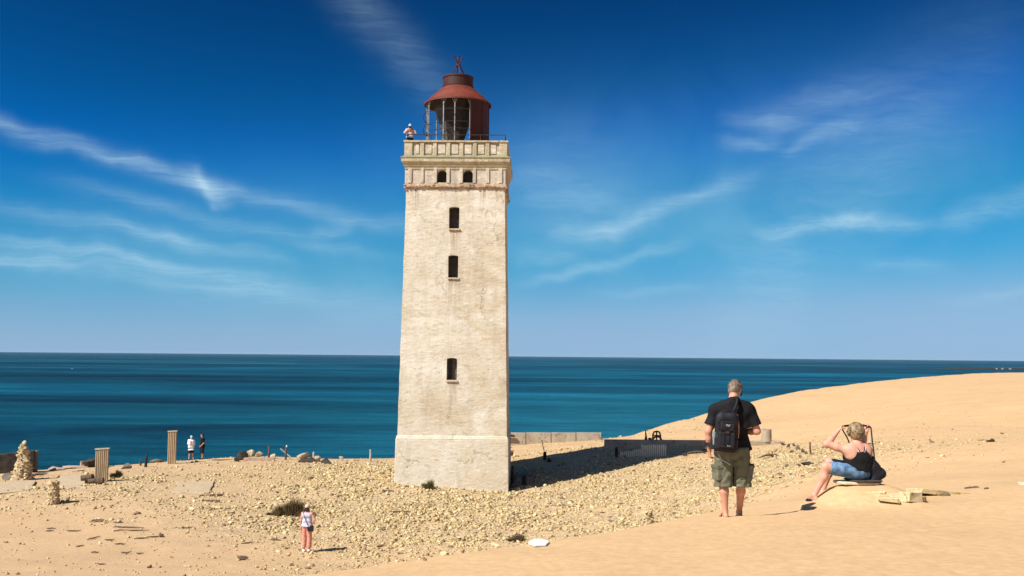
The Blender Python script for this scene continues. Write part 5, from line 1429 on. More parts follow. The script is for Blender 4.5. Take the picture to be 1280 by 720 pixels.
# ------------------------------------------------------------------ ruins, walls, cairns, debris, plants
M_CONC = mat2('weathered_concrete', (0.30, 0.24, 0.175), (0.42, 0.35, 0.26), 1.2, 0.92, 0.5, 12, c3=(0.20, 0.155, 0.11), bdist=.02)
M_CONCD = mat2('dark_concrete', (0.10, 0.082, 0.062), (0.18, 0.145, 0.11), 1.4, 0.92, 0.5, 10, c3=(0.22, 0.18, 0.14), bdist=.02)
M_WOOD = mat2('bleached_wood', (0.30, 0.215, 0.125), (0.42, 0.31, 0.19), 4, 0.9, 0.6, 18, stretch=(3, 3, .4), c3=(.16, .11, .065))
M_WOODG = mat2('grey_wood', (0.36, 0.31, 0.24), (0.50, 0.45, 0.36), 4, 0.9, 0.6, 18, stretch=(.5, 3, 3), c3=(.16, .12, .09))
M_DRIFT = mat2('dark_driftwood', (0.07, 0.045, 0.028), (0.17, 0.115, 0.07), 5, 0.9, 0.6, 20)
M_BLACKR = mat2('black_rock_and_wall', (0.025, 0.021, 0.018), (0.07, 0.055, 0.042), 3, 0.9, 0.7, 12, bdist=.03)  # near-black for the dark rocks and the far-left wall's face
M_PINKR = mat2('pink_grey_slab', (0.34, 0.24, 0.18), (0.46, 0.34, 0.26), 2.5, 0.92, 0.6, 12, c3=(.22, .15, .11))
M_FLOORC = mat2('pale_floor_slab', (0.42, 0.31, 0.195), (0.50, 0.385, 0.25), 3, 0.92, 0.9, 16, c3=(0.24, 0.175, 0.12))
M_YSTONE = mat2('yellow_flagstone', (0.52, 0.40, 0.19), (0.66, 0.54, 0.33), 6, 0.9, 0.5, 25, c3=(0.28, 0.18, 0.08))
M_CREAM = mat2('cream_flagstone', (0.56, 0.44, 0.29), (0.66, 0.55, 0.39), 5, 0.9, 0.4, 25, c3=(.5, .38, .25))
M_RUSTY = mat2('rusty_iron', (0.10, 0.04, 0.02), (0.05, 0.025, 0.015), 8, 0.85, 0.4)
M_FOAM = mat2('white_foam_sheet', (0.80, 0.79, 0.76), (0.74, 0.72, 0.68), 6, 0.8, 0.4, 15)
M_GREEN = mat2('green_leaf', (0.035, 0.075, 0.02), (0.09, 0.13, 0.035), 9, 0.7, 0)
M_DRYG = mat2('dry_straw', (0.26, 0.195, 0.095), (0.42, 0.33, 0.18), 7, 0.85, 0)
M_DRYD = mat2('brown_twig', (0.14, 0.095, 0.05), (0.24, 0.17, 0.095), 7, 0.9, 0)
STONEBOX = []
def G(px, py, dz=0.0): p = gnd(px, py); return Vector((p.x, p.y, p.z + dz))
def mpp(p): return p[1] / 1244.0
def tint_mesh(me, c):
    a = me.color_attributes.new('tint', 'FLOAT_COLOR', 'POINT'); a.data.foreach_set('color', np.tile(np.r_[c, 1], len(me.vertices)).astype(np.float32))
# cairns, each stone a part
_cst = []
for i in range(14):
    V, Fc = rock_verts(300 + i, 2, 9, .05); me = bpy.data.meshes.new('stone'); me.from_pydata([tuple(v * .6) for v in V], [], Fc)
    tint_mesh(me, np.array((.56, .44, .26)) * random.uniform(.75, 1.12)); me.materials.append(M_STONE); _cst.append(me)
M_CORE = mat2('packed_brick_rubble', (.40, .30, .17), (.52, .41, .25), 9, .95, 1.0, 14, c3=(.16, .11, .07), bdist=.05)
def cairn(p, H, r0, r1, layers, label, cap=None, lean=(0, 0), power=1.0):
    t = empty('cairn', p, random.uniform(0, 6), label, 'cairn')
    n = 96 if H > .9 else (50 if H > .5 else 14); lh = H / layers
    for q in range(n):
        u = (q + .5) / n; f = 1 - math.sqrt(max(0, 1 - u * (1 - (r1 / r0) ** 2) * .98)); f = min(f / (1 - r1 / r0 + 1e-6), 1) if r0 > r1 else u
        r_ = r0 + (r1 - r0) * f ** power; sz = (.30 if H > 1.5 else .19 if H > .7 else .15 if H > .5 else .11) * random.uniform(.8, 1.25)
        a_ = q * 2.39996 + random.uniform(-.3, .3); rr_ = max(r_ - sz * .42, 0)
        o = bpy.data.objects.new('stone', random.choice(_cst)); COL.objects.link(o); o.parent = t
        o.location = (rr_ * math.cos(a_) + lean[0] * f, rr_ * math.sin(a_) + lean[1] * f, H * f * .97 + .04 * H / layers)
        o.scale = (sz * random.uniform(1.0, 1.4), sz * random.uniform(.9, 1.2), sz * random.uniform(.5, .85)); o.rotation_euler = (random.uniform(-.25, .25), random.uniform(-.25, .25), a_ + random.uniform(-.5, .5))
    mb = MB(); mb.lathe([(r0 * .86, -.1), (r0 * .45 + r1 * .38, H * .45), (r1 * .7, H * .93), (.01, H * .97)], 10); c_ = mb.build('core', M_CORE, t)
    if cap:
        o = bpy.data.objects.new('cap_stone', _cst[3]); COL.objects.link(o); o.parent = t; o.location = (0, 0, H * .96 + cap * .25); o.scale = (cap, cap * .9, cap * 1.1)
    return t
cairn(G(28, 600, -.05), 2.05, .62, .2, 15, 'tallest cairn, a cone of brick chunks with white cap stone by the dark wall', .3, power=.9)
cairn(G(66, 630, -.03), 1.12, .30, .24, 9, 'small column cairn of stacked flat brick chunks left of the wooden palisades', None, (.05, 0))
cairn(G(810, 656, -.03), .56, .25, .20, 6, 'low pale cairn of stacked brick chunks at the foot of the near dune', None)
cairn(G(455.5, 689, -.02), .33, .10, .06, 5, 'tiny dark stack of stones on the sand right of the woman in salmon trousers', None)

def slab(name, p, size, rot, mat_, label, cat, jit=.03, group=None, levels=0):
    mb = MB(); mb.box((0, 0, 0), size, jit=jit)
    o = mb.build(name, mat_, None, p, rot, bevel=min(size) * .18); tag(o, label, cat, group); return o
def rockthing(name, px, py, wpx, hpx, depth, mat_, label, cat, seed=1, rot=(0, 0, 0), group=None, dz=.35, level=3):
    p = G(px, py); k = mpp(p); mb = MB(); w_, h_ = wpx * k, hpx * k
    add_rock(mb, (0, 0, h_ * dz), (w_ * 1.15, depth, h_ * 1.25), seed, level, rot, 10, rough=.03)
    o = mb.build(name, mat_, None, p); tag(o, label, cat, group); return o
def post(px, py, hpx, r_, mat_, label, cat='post', lean=(0, 0), group=None, square=False):
    p = G(px, py); h_ = hpx * mpp(p); mb = MB()
    pts = [(lean[0] * t + random.uniform(-.3, .3) * r_, lean[1] * t, -.25 + (h_ + .25) * t) for t in (0, .35, .7, 1)]
    mb.tube(pts, [r_ * 1.05, r_, r_ * .95, r_ * .8], 5 if square else 8)
    o = mb.build('wooden_post' if mat_ in (M_WOOD, M_DRIFT, M_WOODG) else 'iron_post', mat_, None, p); tag(o, label, cat, group); return o
def plank(px, py, L, w_, t_, az, pit, mat_, label, name='plank', cat='plank', group=None, dz=0.0):
    p = G(px, py, dz); mb = MB(); n = 6
    vs = []
    mb.box((0, 0, 0), (L, w_, t_), jit=.012)
    o = mb.build(name, mat_, None, (p.x, p.y, p.z + t_ * .4 + abs(math.sin(pit)) * L / 2), (0, -pit, az)); tag(o, label, cat, group); return o

# dark retaining wall at the far left
a_ = at(-60, 583, 62); b_ = at(43.5, 563, 63)
t = empty('retaining_wall', (0, 0, 0), 0, 'dark concrete wall stub at the cliff edge behind the tallest cairn', 'wall')
def wall_seg(x0, y0, x1, y1, th, zt0, zt1, zb, mat_, name, par):
    d = unit((x1 - x0, y1 - y0, 0)); n_ = np.array((-d[1], d[0], 0)) * th / 2
    vs = []
    for (x, y, zt_) in ((x0, y0, zt0), (x1, y1, zt1)):
        for s_ in (-1, 1): vs += [(x + n_[0] * s_, y + n_[1] * s_, zb), (x + n_[0] * s_, y + n_[1] * s_, zt_)]
    return MB().add(vs, [(0, 1, 5, 4), (2, 6, 7, 3), (1, 3, 7, 5), (0, 4, 6, 2), (0, 2, 3, 1), (4, 5, 7, 6)]).build(name, mat_, par, bevel=.03)
wl_ = at(43.5, 563, 61.5)
wall_seg(-42, 57.0, wl_[0], 61.5, .45, at(0, 571, 61)[2] - .9, wl_[2], -9.5, M_BLACKR, 'wall_body', t)
wall_seg(-42, 56.93, wl_[0] + .01, 61.43, .72, at(0, 571, 61)[2] - .78, wl_[2] + .07, -9.5, M_CONCD, 'wall_backing', t).location = (0.0, .45, -.12)
# wooden palisade fragments
def palisade(px, y0, y1, wpx, n, label, skew=0.0):
    p = G(px, y1, -.1); k = mpp(p); H = (y1 - y0) * k; W = wpx * k
    t = empty('palisade', p, R(skew), label, 'palisade', 'upright wooden palisade fragments')
    for i in range(n):
        x = -W / 2 + (i + .5) * W / n; hh = H - (n - 1 - i) * .022 + random.uniform(-.02, .02)
        mb = MB(); r_ = W / n * .52
        mb.tube([(x, random.uniform(-.015, .015), -.4), (x, 0, hh * .5), (x, random.uniform(-.015, .015), hh)], r_, 8); mb.build('stake', M_WOOD, t)
    MB().box((0, .0, H - .02), (W + .06, W / n * 1.5, .07), (0, -R(3.5), 0)).build('top_rail', M_WOODG, t)
    MB().box((0, W / n * .9, H * .45), (W, .06, .09)).build('cross_rail', M_WOOD, t)
palisade(126.5, 559, 602, 16, 7, 'shorter and wider wooden palisade fragment between the small cairn and the dark bush', 4)
palisade(214.5, 537.5, 580, 10.5, 5, 'taller narrow wooden palisade fragment at the cliff edge beside the two visitors', 3)
rockthing('boulder', 116, 580, 44, 15, 2.0, M_BLACKR, 'big dark boulder with a sunlit left edge behind the shorter palisade', 'boulder', 11)
rockthing('boulder', 104, 580, 11, 12, .7, M_FLOORC, 'added pale block standing for the sunlit left end of the big dark boulder', 'boulder', 12)  # separate pale block added in place of the boulder's sunlit edge
rockthing('slab_rock', 22, 599, 44, 11, 1.6, M_CONCD, 'long dark flat rock lying in front of the tallest cairn', 'rock', 13, dz=.2)
for i, (px, py, w_, h_, d_, m_, lb) in enumerate(((72, 588, 30, 7, 1.4, M_PINKR, 'low brown slab on the cliff edge right of the tallest cairn'), (92, 583, 34, 6, 1.2, M_PINKR, 'long pinkish slab tilted up towards the big dark boulder'),
        (95, 589, 24, 4, .8, M_PINKR, 'thin brown slab in front of the pinkish slab'), (50, 594, 22, 4, .8, M_CONCD, 'small dark slab beside the long dark flat rock'), (199, 577, 24, 5, .9, M_CONCD, 'dark broken slab at the foot of the tall palisade'),
        (173, 588, 18, 3, .5, M_PINKR, 'thin grey slab in front of the dark iron spike'), (158, 586, 16, 8, .9, M_CONCD, 'dark tilted rock to the right of the bush by the palisade'))):
    rockthing('slab_rock', px, py, w_, h_, d_, m_, lb, 'rock', 20 + i, dz=.25, rot=(0, random.uniform(-.08, .02), random.uniform(-.2, .2)))
for px, py, w_, h_, lb in ((109, 604, 14, 12, 'stub of a dark log standing left of the shorter palisade'), (120, 606, 18, 9, 'dark fallen log chunk at the foot of the shorter palisade')):
    p = G(px, py); k = mpp(p); mb = MB(); mb.tube([(-w_ * k / 2, 0, h_ * k * .4), (0, .05, h_ * k * .45), (w_ * k / 2, 0, h_ * k * .5)], h_ * k * .42, 10); tag(mb.build('log', M_DRIFT, None, p, (0, R(-4), R(8))), lb, 'log')
# remains of a floor, three pale slabs flush in the sand
def floor_slab(corners, label):
    P = []
    for i, c in enumerate(corners):
        c2 = corners[(i + 1) % len(corners)]
        for t_ in (0, .2, .4, .6, .8): P.append(G(c[0] + (c2[0] - c[0]) * t_ + random.uniform(-1.5, 1.5), c[1] + (c2[1] - c[1]) * t_ + random.uniform(-.5, .5)))
    c0 = sum(P, Vector()) / len(P)
    tpts = [(q.x, q.y) for q in P]; zz = max(q.z for q in P) + .05
    o = MB().prism(tpts, c0.z - .6, zz - .035).build('floor_slab', M_FLOORC, None, bevel=.03); tag(o, label, 'concrete slab')
floor_slab([(-20, 622), (40, 612), (44, 603), (-20, 606)], 'pale concrete floor slab at the left edge of the photo')
floor_slab([(72, 611), (107, 610), (104, 597), (74, 598)], 'pale concrete floor slab between the small cairn and the shorter palisade')
floor_slab([(215, 616), (262, 617), (268, 603), (222, 604)], 'pale buried slab in the rubble below the two visitors')
# iron spikes and posts on the edge
post(182, 584, 15, .09, M_DARKIRON, 'short black iron spike standing left of the tall palisade', lean=(.05, 0)); post(175.5, 582, 7, .07, M_DRIFT, 'tiny grey stub left of the black iron spike')
post(336, 573.5, 16, .07, M_DRIFT, 'dark post standing behind the debris heap at the edge', group=None); post(392, 573, 8, .08, M_WOODG, 'short grey stub between the grey boulder and the dark rocks')
post(463, 577, 15, .075, M_WOODG, 'pale grey post alone at the edge just left of the tower'); post(357, 575, 17, .07, M_DRIFT, 'dark post with a white rag tied to its top')
p = G(357, 575); k = mpp(p); mb = MB(); add_rock(mb, (0.03, 0, 16.5 * k), (.28, .15, .25), 5, 2, rough=.2); tag(mb.build('rag', M_WHITEC, None, p), 'white rag caught on top of the dark post by the diagonal plank', 'rag')
p = G(357, 573); tag(MB().box((0, 0, .38), (.95, .14, .05), (0, R(38), R(-5))).build('plank', M_WOODG, None, p), 'pale grey plank leaning diagonally at the edge between the debris heaps', 'plank')
rockthing('boulder', 303, 575, 22, 14, .9, M_BLACKR, 'black jagged rock at the left end of the debris heap', 'boulder', 31, rot=(0, -.35, .3))
rockthing('boulder', 296, 577, 10, 7, .5, M_BLACKR, 'small black rock left of the black jagged rock', 'boulder', 32)
rockthing('concrete_chunk', 312, 571, 14, 10, .6, M_FLOORC, 'white angular concrete chunk behind the black jagged rock', 'rock', 33, rot=(0, .4, 0)); rockthing('concrete_chunk', 323.5, 571, 11, 9, .5, M_FLOORC, 'white concrete chunk left of the dark post', 'rock', 34); rockthing('concrete_chunk', 342, 573, 11, 7, .5, M_FLOORC, 'small white concrete chunk right of the dark post', 'rock', 35)
plank(324, 576, 2.0, .25, .22, R(3), 0, M_PINKR, 'long grey beam lying in front of the white concrete chunks', 'beam', 'beam')
rockthing('boulder', 379, 575, 24, 12, 1.2, M_CONC, 'grey rounded boulder with a dark underside right of the diagonal plank', 'boulder', 36); rockthing('boulder', 383, 577.5, 30, 7, .8, M_BLACKR, 'low black shape making the dark underside of the grey rounded boulder', 'boulder', 37)  # black shape forms the dark underside of the grey boulder
rockthing('boulder', 395, 577, 14, 8, .7, M_CONC, 'grey low block between the grey boulder and the black rocks', 'boulder', 38); rockthing('boulder', 408, 579.5, 19, 9, .8, M_BLACKR, 'black jagged rock at the right end of the debris', 'boulder', 39, rot=(0, .3, 0))
rockthing('concrete_chunk', 427, 576, 6, 8, .3, M_FLOORC, 'small upright white chunk alone at the edge left of the pale post', 'rock', 40)
# planks lying in the rubble
for px, py, L, az, m_, lb in ((461, 600.5, .95, 4, M_DRIFT, 'brown plank lying flat in the rubble left of the tower'), (483, 614.5, .7, 12, M_DRIFT, 'short dark plank half buried left of the tower foot'), (254, 609, 1.4, -35, M_DRIFT, 'dark bent beam lying beside the pale buried slab'), (263, 620, 1.2, 20, M_DRIFT, 'dark plank lying below the pale buried slab'),
        (262, 627, .95, 2, M_DRIFT, 'thin plank lowest beside the pale buried slab'), (503, 640.5, .9, 6, M_DRIFT, 'thin dark stick in the rubble straight below the tower'), (280, 575.5, 1.6, 2, M_DRIFT, 'long low plank on the sand right of the two visitors')):
    plank(px, py, L, .12, .07, R(az), 0, m_, lb)
# sticks and bark on the sand at lower left
stk = [(164, 660.5, 1.0, 2), (150, 660, .55, 4), (172, 664, .95, 1), (150, 664.5, .5, 8), (117, 674, .6, 42), (137, 675.5, .35, 12), (177, 674, .55, 12), (195, 672, .6, 14), (150, 681.5, .4, 0), (119, 691.5, .3, -4), (158, 692, .35, 14), (127, 706, .3, -4), (92, 664.5, .55, 3), (64, 662, .35, 4), (100, 684, .3, 30), (175, 693, .25, 10), (62, 665, .3, 12), (148, 654, .4, 6), (120, 652.5, .4, 10), (235, 661, .5, 8), (310, 680, .5, 14), (345, 676, .4, 10), (640, 655, .4, 10), (753, 642, .25, -20)]
for i, (px, py, L, az) in enumerate(stk):
    p = G(px, py); mb = MB(); n = 5; b_ = random.uniform(-.06, .06)
    mb.tube([((t - .5) * L, b_ * math.sin(t * 3.1) + random.uniform(-.015, .015), .035 + random.uniform(-.01, .02)) for t in np.linspace(0, 1, n)], [.014, .024, .028, .022, .010], 6)
    tag(mb.build('stick', M_DRIFT, None, p, (0, random.uniform(-.05, .05), R(az * 1.5))), 'dark weathered stick lying flat on the open sand', 'stick', 'dark sticks scattered over the sand')
rockthing('bark_piece', 125, 652, 20, 6, .4, M_DRIFT, 'low dark clump of bark and twigs, topmost among the sticks at lower left', 'bark', 51, rot=(0, .1, .2), dz=.2)
rockthing('bark_piece', 202, 671.5, 7, 5, .2, M_DRIFT, 'small round dark knot of wood right of the sticks at lower left', 'bark', 52)
rockthing('driftwood', 302, 700, 20, 6, .25, M_DRIFT, 'reddish brown driftwood lump lying below the dry bush', 'driftwood', 53, dz=.25)
for px, py, w_, h_, lb in ((365, 707, 9, 4, 'red brown broken brick on the sand left of the woman in salmon trousers'), (384, 711, 9, 4, 'brown broken brick below the woman in salmon trousers'), (531, 700, 6, 4, 'reddish brick fragment on the sand below the tower'), (502, 692.5, 10, 3, 'dark flat stone on the sand right of the tiny stone stack')):
    rockthing('brick', px, py, w_, h_, .2, mat2('red_brick', (.22, .09, .05), (.3, .14, .08), 9, .9, .4), lb, 'brick', int(px), dz=.2)
rockthing('driftwood', 644, 676, 25, 10, .5, M_DRIFT, 'dark brown tangled root clump beside the white sheet', 'driftwood', 54, dz=.3)
for i in range(9):
    p = G(644 + random.uniform(-10, 10), 676); mb = MB(); a_ = random.uniform(0, 6.28)
o_ = G(674, 681); k = mpp(o_)
mb = MB(); W = 27 * k / 2
tag(mb.prism([(-W, -.05), (-W * .5, -.22), (W * .6, -.16), (W, .1), (W * .55, .26), (-W * .2, .28), (-W * .8, .16)], .0, .03).build('foam_sheet', M_FOAM, None, o_, (R(-3), R(2), 0), bevel=.02), 'white sheet of foam lying on the sand at the edge of the near dune', 'foam sheet')
# behind the tower: low sea wall in four bays
t = empty('sea_wall', (0, 0, 0), 0, 'low pale concrete wall in bays behind the tower on the right', 'wall')
xs_ = [620, 657.5, 689, 720, 752]
for i in range(4):
    A = at(xs_[i], 540.3, 76); B_ = at(xs_[i + 1], 541.2, 76)
    w_ = B_[0] - A[0] - .05
    MB().box(((A[0] + B_[0]) / 2, 76, (A[2] + B_[2]) / 2 - .9), (w_, .35, 1.8)).build('bay', M_CONC, t, bevel=.02)
    MB().box((B_[0], 76.02, (A[2] + B_[2]) / 2 - .92), (.055, .24, 1.8)).build('joint', M_CONCD, t)
A = at(641, 544, 75.6); tag(MB().box((0, 0, 0), (1.0, .14, .16), (0, R(6), 0)).build('beam', M_DARKIRON, None, (A[0] - .35, 75.6, A[2] - .02)), 'black beam end sticking out between tower and pale sea wall', 'beam')
# long wall to the right with a block on it
t = empty('long_wall', (0, 0, 0), 0, 'long low concrete wall running behind the man, half in the shadow of the tower', 'wall')
A = at(755.5, 549.3, 68); B_ = at(980, 551.4, 68)
MB().box(((A[0] + B_[0]) / 2, 68, (A[2] + B_[2]) / 2 - .9), (B_[0] - A[0], .5, 1.8)).build('wall_body', M_CONC, t, bevel=.04)
B2 = at(958, 537.5, 68); k = 68 / 1244
MB().lathe([(.01, 0), (.34, 0), (.34, .84), (.28, .84), (.27, .7), (.01, .7)], 20, (B2[0], 68, at(958, 552, 68)[2] + .003)).build('pipe_stub', M_CONC)
o_ = [o for o in COL.objects if o.name.startswith('pipe_stub')][0]; tag(o_, 'upright concrete pipe stub standing on the right part of the long wall', 'pipe')
# low lean-to ruin with slats in front of the long wall
t = empty('slat_fence', (0, 0, 0), 0, 'grey slatted fence fragment half buried in the shadow before the long wall', 'fence')
M_PALEW = mat2('brightened_pale_slat', (0.62, 0.55, 0.44), (0.74, 0.68, 0.56), 4, .9, .4)  # slat colour brightened so it shows in the tower's shadow
Yf = gnd(800, 576.5).y + 1.8
zt0 = at(800, 557, Yf)[2]
for i in range(24):
    px = 776 + i * 2.42; top = 556.0 if px > 802 else 561 + (802 - px) * .16; top += random.uniform(-.3, .6)
    A = at(px, top, Yf); mb = MB(); mb.tube([(A[0], Yf, A[2] - 1.6), (A[0], Yf, A[2])], .042, 6); mb.build('slat', M_PALEW, t)
A = at(802, 560, Yf); B_ = at(833, 560, Yf); MB().box(((A[0] + B_[0]) / 2, Yf + .08, A[2]), (B_[0] - A[0], .05, .1)).build('rail', M_WOODG, t)
A = at(771, 561.5, Yf + .4); B_ = at(803, 561, Yf + .4); MB().box(((A[0] + B_[0]) / 2, Yf + .45, A[2] - .5), (B_[0] - A[0], .12, 1.0)).build('panel', M_CONC, t)
A = at(770.5, 560, Yf + .1); MB().box((A[0], Yf + .1, A[2] - .8), (.16, .16, 1.7)).build('corner_post', M_DARKIRON, t)
# rusty iron frame and spike on the long wall
t = empty('iron_arch', (at(821, 549, 68)[0], 68, at(821, 549.6, 68)[2]), 0, 'rusty arched iron frame standing on the long wall', 'iron frame')
k = 68 / 1244
mb = MB(); mb.tube([(-5.2 * k, 0, 0), (-4.8 * k, 0, 6 * k), (-3.4 * k, 0, 9.6 * k), (0, 0, 10.4 * k), (3.2 * k, 0, 9.4 * k), (4.4 * k, 0, 6 * k), (4.8 * k, 0, 0)], .055, 8); mb.build('arch', M_RUSTY, t, smooth=True)
MB().tube([(-.2 * k, 0, 0), (-.2 * k, 0, 10 * k)], .05, 6).build('bar', M_RUSTY, t)
MB().tube([(-4.8 * k, 0, 5 * k), (4.4 * k, 0, 5 * k)], .045, 6).build('crossbar', M_RUSTY, t)
MB().tube([(-5.8 * k, 0, 0), (-3 * k, -.1, 3 * k), (0, -.1, 4 * k), (3.4 * k, -.1, 3.2 * k), (5.8 * k, 0, 0)], .06, 6).build('lower_arch', M_RUSTY, t)
p = at(807.5, 549.6, 68.1); tag(MB().tube([(0, 0, -.1), (.0, 0, .25), (-.04, 0, .66)], [.13, .06, .03], 7).build('iron_spike', M_RUSTY, None, tuple(p)), 'pointed rusty iron spike left of the arched frame on the long wall', 'spike')
mb = MB(); add_rock(mb, (0, 0, .08), (.42, .3, .26), 71, 2); p = at(812, 549.6, 68); tag(mb.build('rock', M_BLACKR, None, tuple(p)), 'dark lump between the rusty spike and the arched frame', 'rock')
# in and round the shadow by the tower
post(640.5, 605, 22, .10, M_DARKIRON, 'black post in the shadow close to the right corner of the tower'); post(681, 575, 10, .12, M_DARKIRON, 'short black post at the shadow edge under the wilted stalk')
rockthing('boulder', 687, 578, 9, 7, .6, M_BLACKR, 'small dark rock right of the short black post', 'boulder', 61)
for i, (px, py, w_, h_, lb) in enumerate(((655, 606, 8, 12, 'dark jagged rock in the shadow at the tower corner'), (648, 613, 8, 5, 'pale chunk at the shadow edge by the tower corner'), (760, 581, 6, 4, 'lone chunk lying in the middle of the tower shadow'), (856, 570, 9, 6, 'dark rock at the tip of the tower shadow'), (638, 570, 7, 8, 'tilted brown rock behind the right corner of the tower'))):
    rockthing('rock', px, py, w_, h_, .4, [M_BLACKR, M_FLOORC, M_CONC, M_BLACKR, M_DRIFT][i], lb, 'rock', 80 + i)
# debris by the man and the woman
for px, py, L, az, lb in ((963, 572.5, 1.15, 4, 'bent dark driftwood branch lying right of the man'), (870, 568, 1.5, 12, 'dark beam lying at the shadow tip left of the man'), (890, 563.5, 1.3, 4, 'long dark stick on the sand just below the long wall')):
    p = G(px, py); mb = MB(); mb.tube([(-L / 2, 0, .02), (-L / 4, .05, .12), (0, .02, .16), (L / 4, 0, .15), (L / 2, -.05, .0)], [.03, .05, .07, .06, .03], 7); tag(mb.build('branch', M_DRIFT, None, p, (0, 0, R(az))), lb, 'branch')
rockthing('rock', 1009, 582, 16, 7, .4, M_BLACKR, 'black smooth lump lying on the sand left of the seated woman', 'rock', 91, dz=.3); rockthing('rock', 998, 583, 9, 5, .25, M_DRIFT, 'dark splinter beside the black smooth lump', 'rock', 92)
post(1013, 568, 15, .045, M_DRIFT, 'thin dark stick standing in the debris mound left of the seated woman')
rs_ = [(985, 560, 7, 6), (992, 558, 6, 5), (997, 563, 8, 8), (1003, 566, 7, 8), (1008, 568, 6, 6), (990, 566, 6, 5), (1001, 572, 5, 4), (979, 557, 8, 4), (989, 594, 5, 3), (1003, 596, 7, 3), (995, 595, 4, 3), (975, 598, 4, 3)]
for i, (px, py, w_, h_) in enumerate(rs_):
    rockthing('rock', px, py, w_, h_, .28, M_DRIFT if i % 2 else M_CONCD, 'small dark rock in the loose debris between the man and the seated woman', 'rock', 100 + i, group='dark rocks in the debris between man and woman', level=2)
# flagstones under and beside the seated woman
X0, Ys, Z0 = SEAT
print('SEAT', SEAT, [round(gz(X0 + dx, Ys + dy) - Z0, 3) for dx, dy in ((0, 0), (-.4, 0), (.4, 0), (0, .3), (0, -.3), (-.65, 0), (0, -.6))])
def flag(dx, dy, dz, size, rot, mat_, label, seed=0):
    random.seed(seed + 500); mb = MB(); n = 9; a0 = random.random()
    pts = [((.5 + random.uniform(-.06, .04)) * size[0] * max(-1, min(1, 1.25 * math.cos(2 * math.pi * (i + a0) / n))), (.5 + random.uniform(-.06, .04)) * size[1] * max(-1, min(1, 1.25 * math.sin(2 * math.pi * (i + a0) / n)))) for i in range(n)]
    o = mb.prism(pts, -size[2] / 2, size[2] / 2).build('flagstone', mat_, None, (X0 + dx, Ys + dy, Z0 + dz), rot, bevel=.012)
    tag(o, label, 'flagstone'); return o
flag(.08, .05, -.018, (.5, .45, .028), (0, 0, .1), M_BLACKR, 'thin dark flat stone directly under the seated woman')
flag(-.02, .04, -.058, (.62, .38, .04), (R(-1), R(1), .05), M_CREAM, 'broad cream flagstone under the seated woman', 1)
flag(.12, -.26, -.165, (.34, .26, .07), (R(1), R(-1), -.03), M_YSTONE, 'yellow flagstone, the lower one under the seated woman', 2)
fl = [(1110, 627, .26, .07, M_YSTONE, 'small yellow flagstone nearest to the seated woman in the row'), (1121, 622.5, .18, .05, M_CREAM, 'tiny cream flagstone second in the row beside the woman'), (1128, 627, .13, .09, M_YSTONE, 'small tilted yellow block in the row of flagstones'),
      (1139, 624.5, .27, .12, M_YSTONE, 'largest tilted yellow block in the row of flagstones'), (1153, 618, .15, .09, M_YSTONE, 'yellow block set back behind the row of flagstones'), (1151.5, 626.5, .13, .06, M_DRIFT, 'dark splinter of stone in front of the row of flagstones'),
      (1172, 617.5, .75, .04, M_YSTONE, 'wide flat yellow flagstone level with the sand'), (1181, 620, .13, .05, M_DRIFT, 'dark splinter on the wide flat yellow flagstone'), (1211, 610.5, .15, .03, M_DRIFT, 'flat brown stone, left of three small ones on the open sand'), (1219, 610, .11, .03, M_DRIFT, 'flat brown stone, middle of three small ones on the open sand'), (1233, 611.5, .07, .03, M_DRIFT, 'tiny brown stone, right of three small ones on the open sand'),
      (1278, 606, .14, .05, M_CREAM, 'cream stone on the sand at the right edge of the photo')]
for i, (px, py, L, h_, m_, lb) in enumerate(fl):
    p = G(px, py); mb = MB(); random.seed(600 + i); mb.box((0, 0, 0), (L, L * random.uniform(.5, .9), h_), jit=L * .06); tag(mb.build('flagstone', m_, None, (p.x, p.y, p.z + h_ * .25), (random.uniform(-.12, .12), random.uniform(-.25, .1), random.uniform(-.5, .5)), bevel=.008), lb, 'flagstone')

# ---- plants
def blades(mb, c, n, h, spread, w_, seed, droop=.5, flat=1.0, mi=0):
    r = np.random.RandomState(seed)
    for _ in range(n):
        a_ = r.uniform(0, 6.28); rr_ = spread * math.sqrt(r.uniform(0, 1)) * .45; x, y = c[0] + rr_ * math.cos(a_), c[1] + rr_ * math.sin(a_) * flat
        L = h * r.uniform(.45, 1.0); out = r.uniform(.1, 1) * droop; a2 = a_ + r.uniform(-.8, .8); ca, sa = math.cos(a2), math.sin(a2) * flat
        z = c[2]; pts = []
        for t in (0, .35, .7, 1.0): pts.append((x + ca * out * L * t * t, y + sa * out * L * t * t, z + L * (t - .28 * droop * t * t)))
        sx_, sy_ = -sa, ca; vs = []
        for (px_, py_, pz_), ww in zip(pts, (w_, w_ * .9, w_ * .6, w_ * .1)): vs += [(px_ - sx_ * ww, py_ - sy_ * ww, pz_), (px_ + sx_ * ww, py_ + sy_ * ww, pz_)]
        mb.add(vs, [(0, 1, 3, 2), (2, 3, 5, 4), (4, 5, 7, 6)], mi)
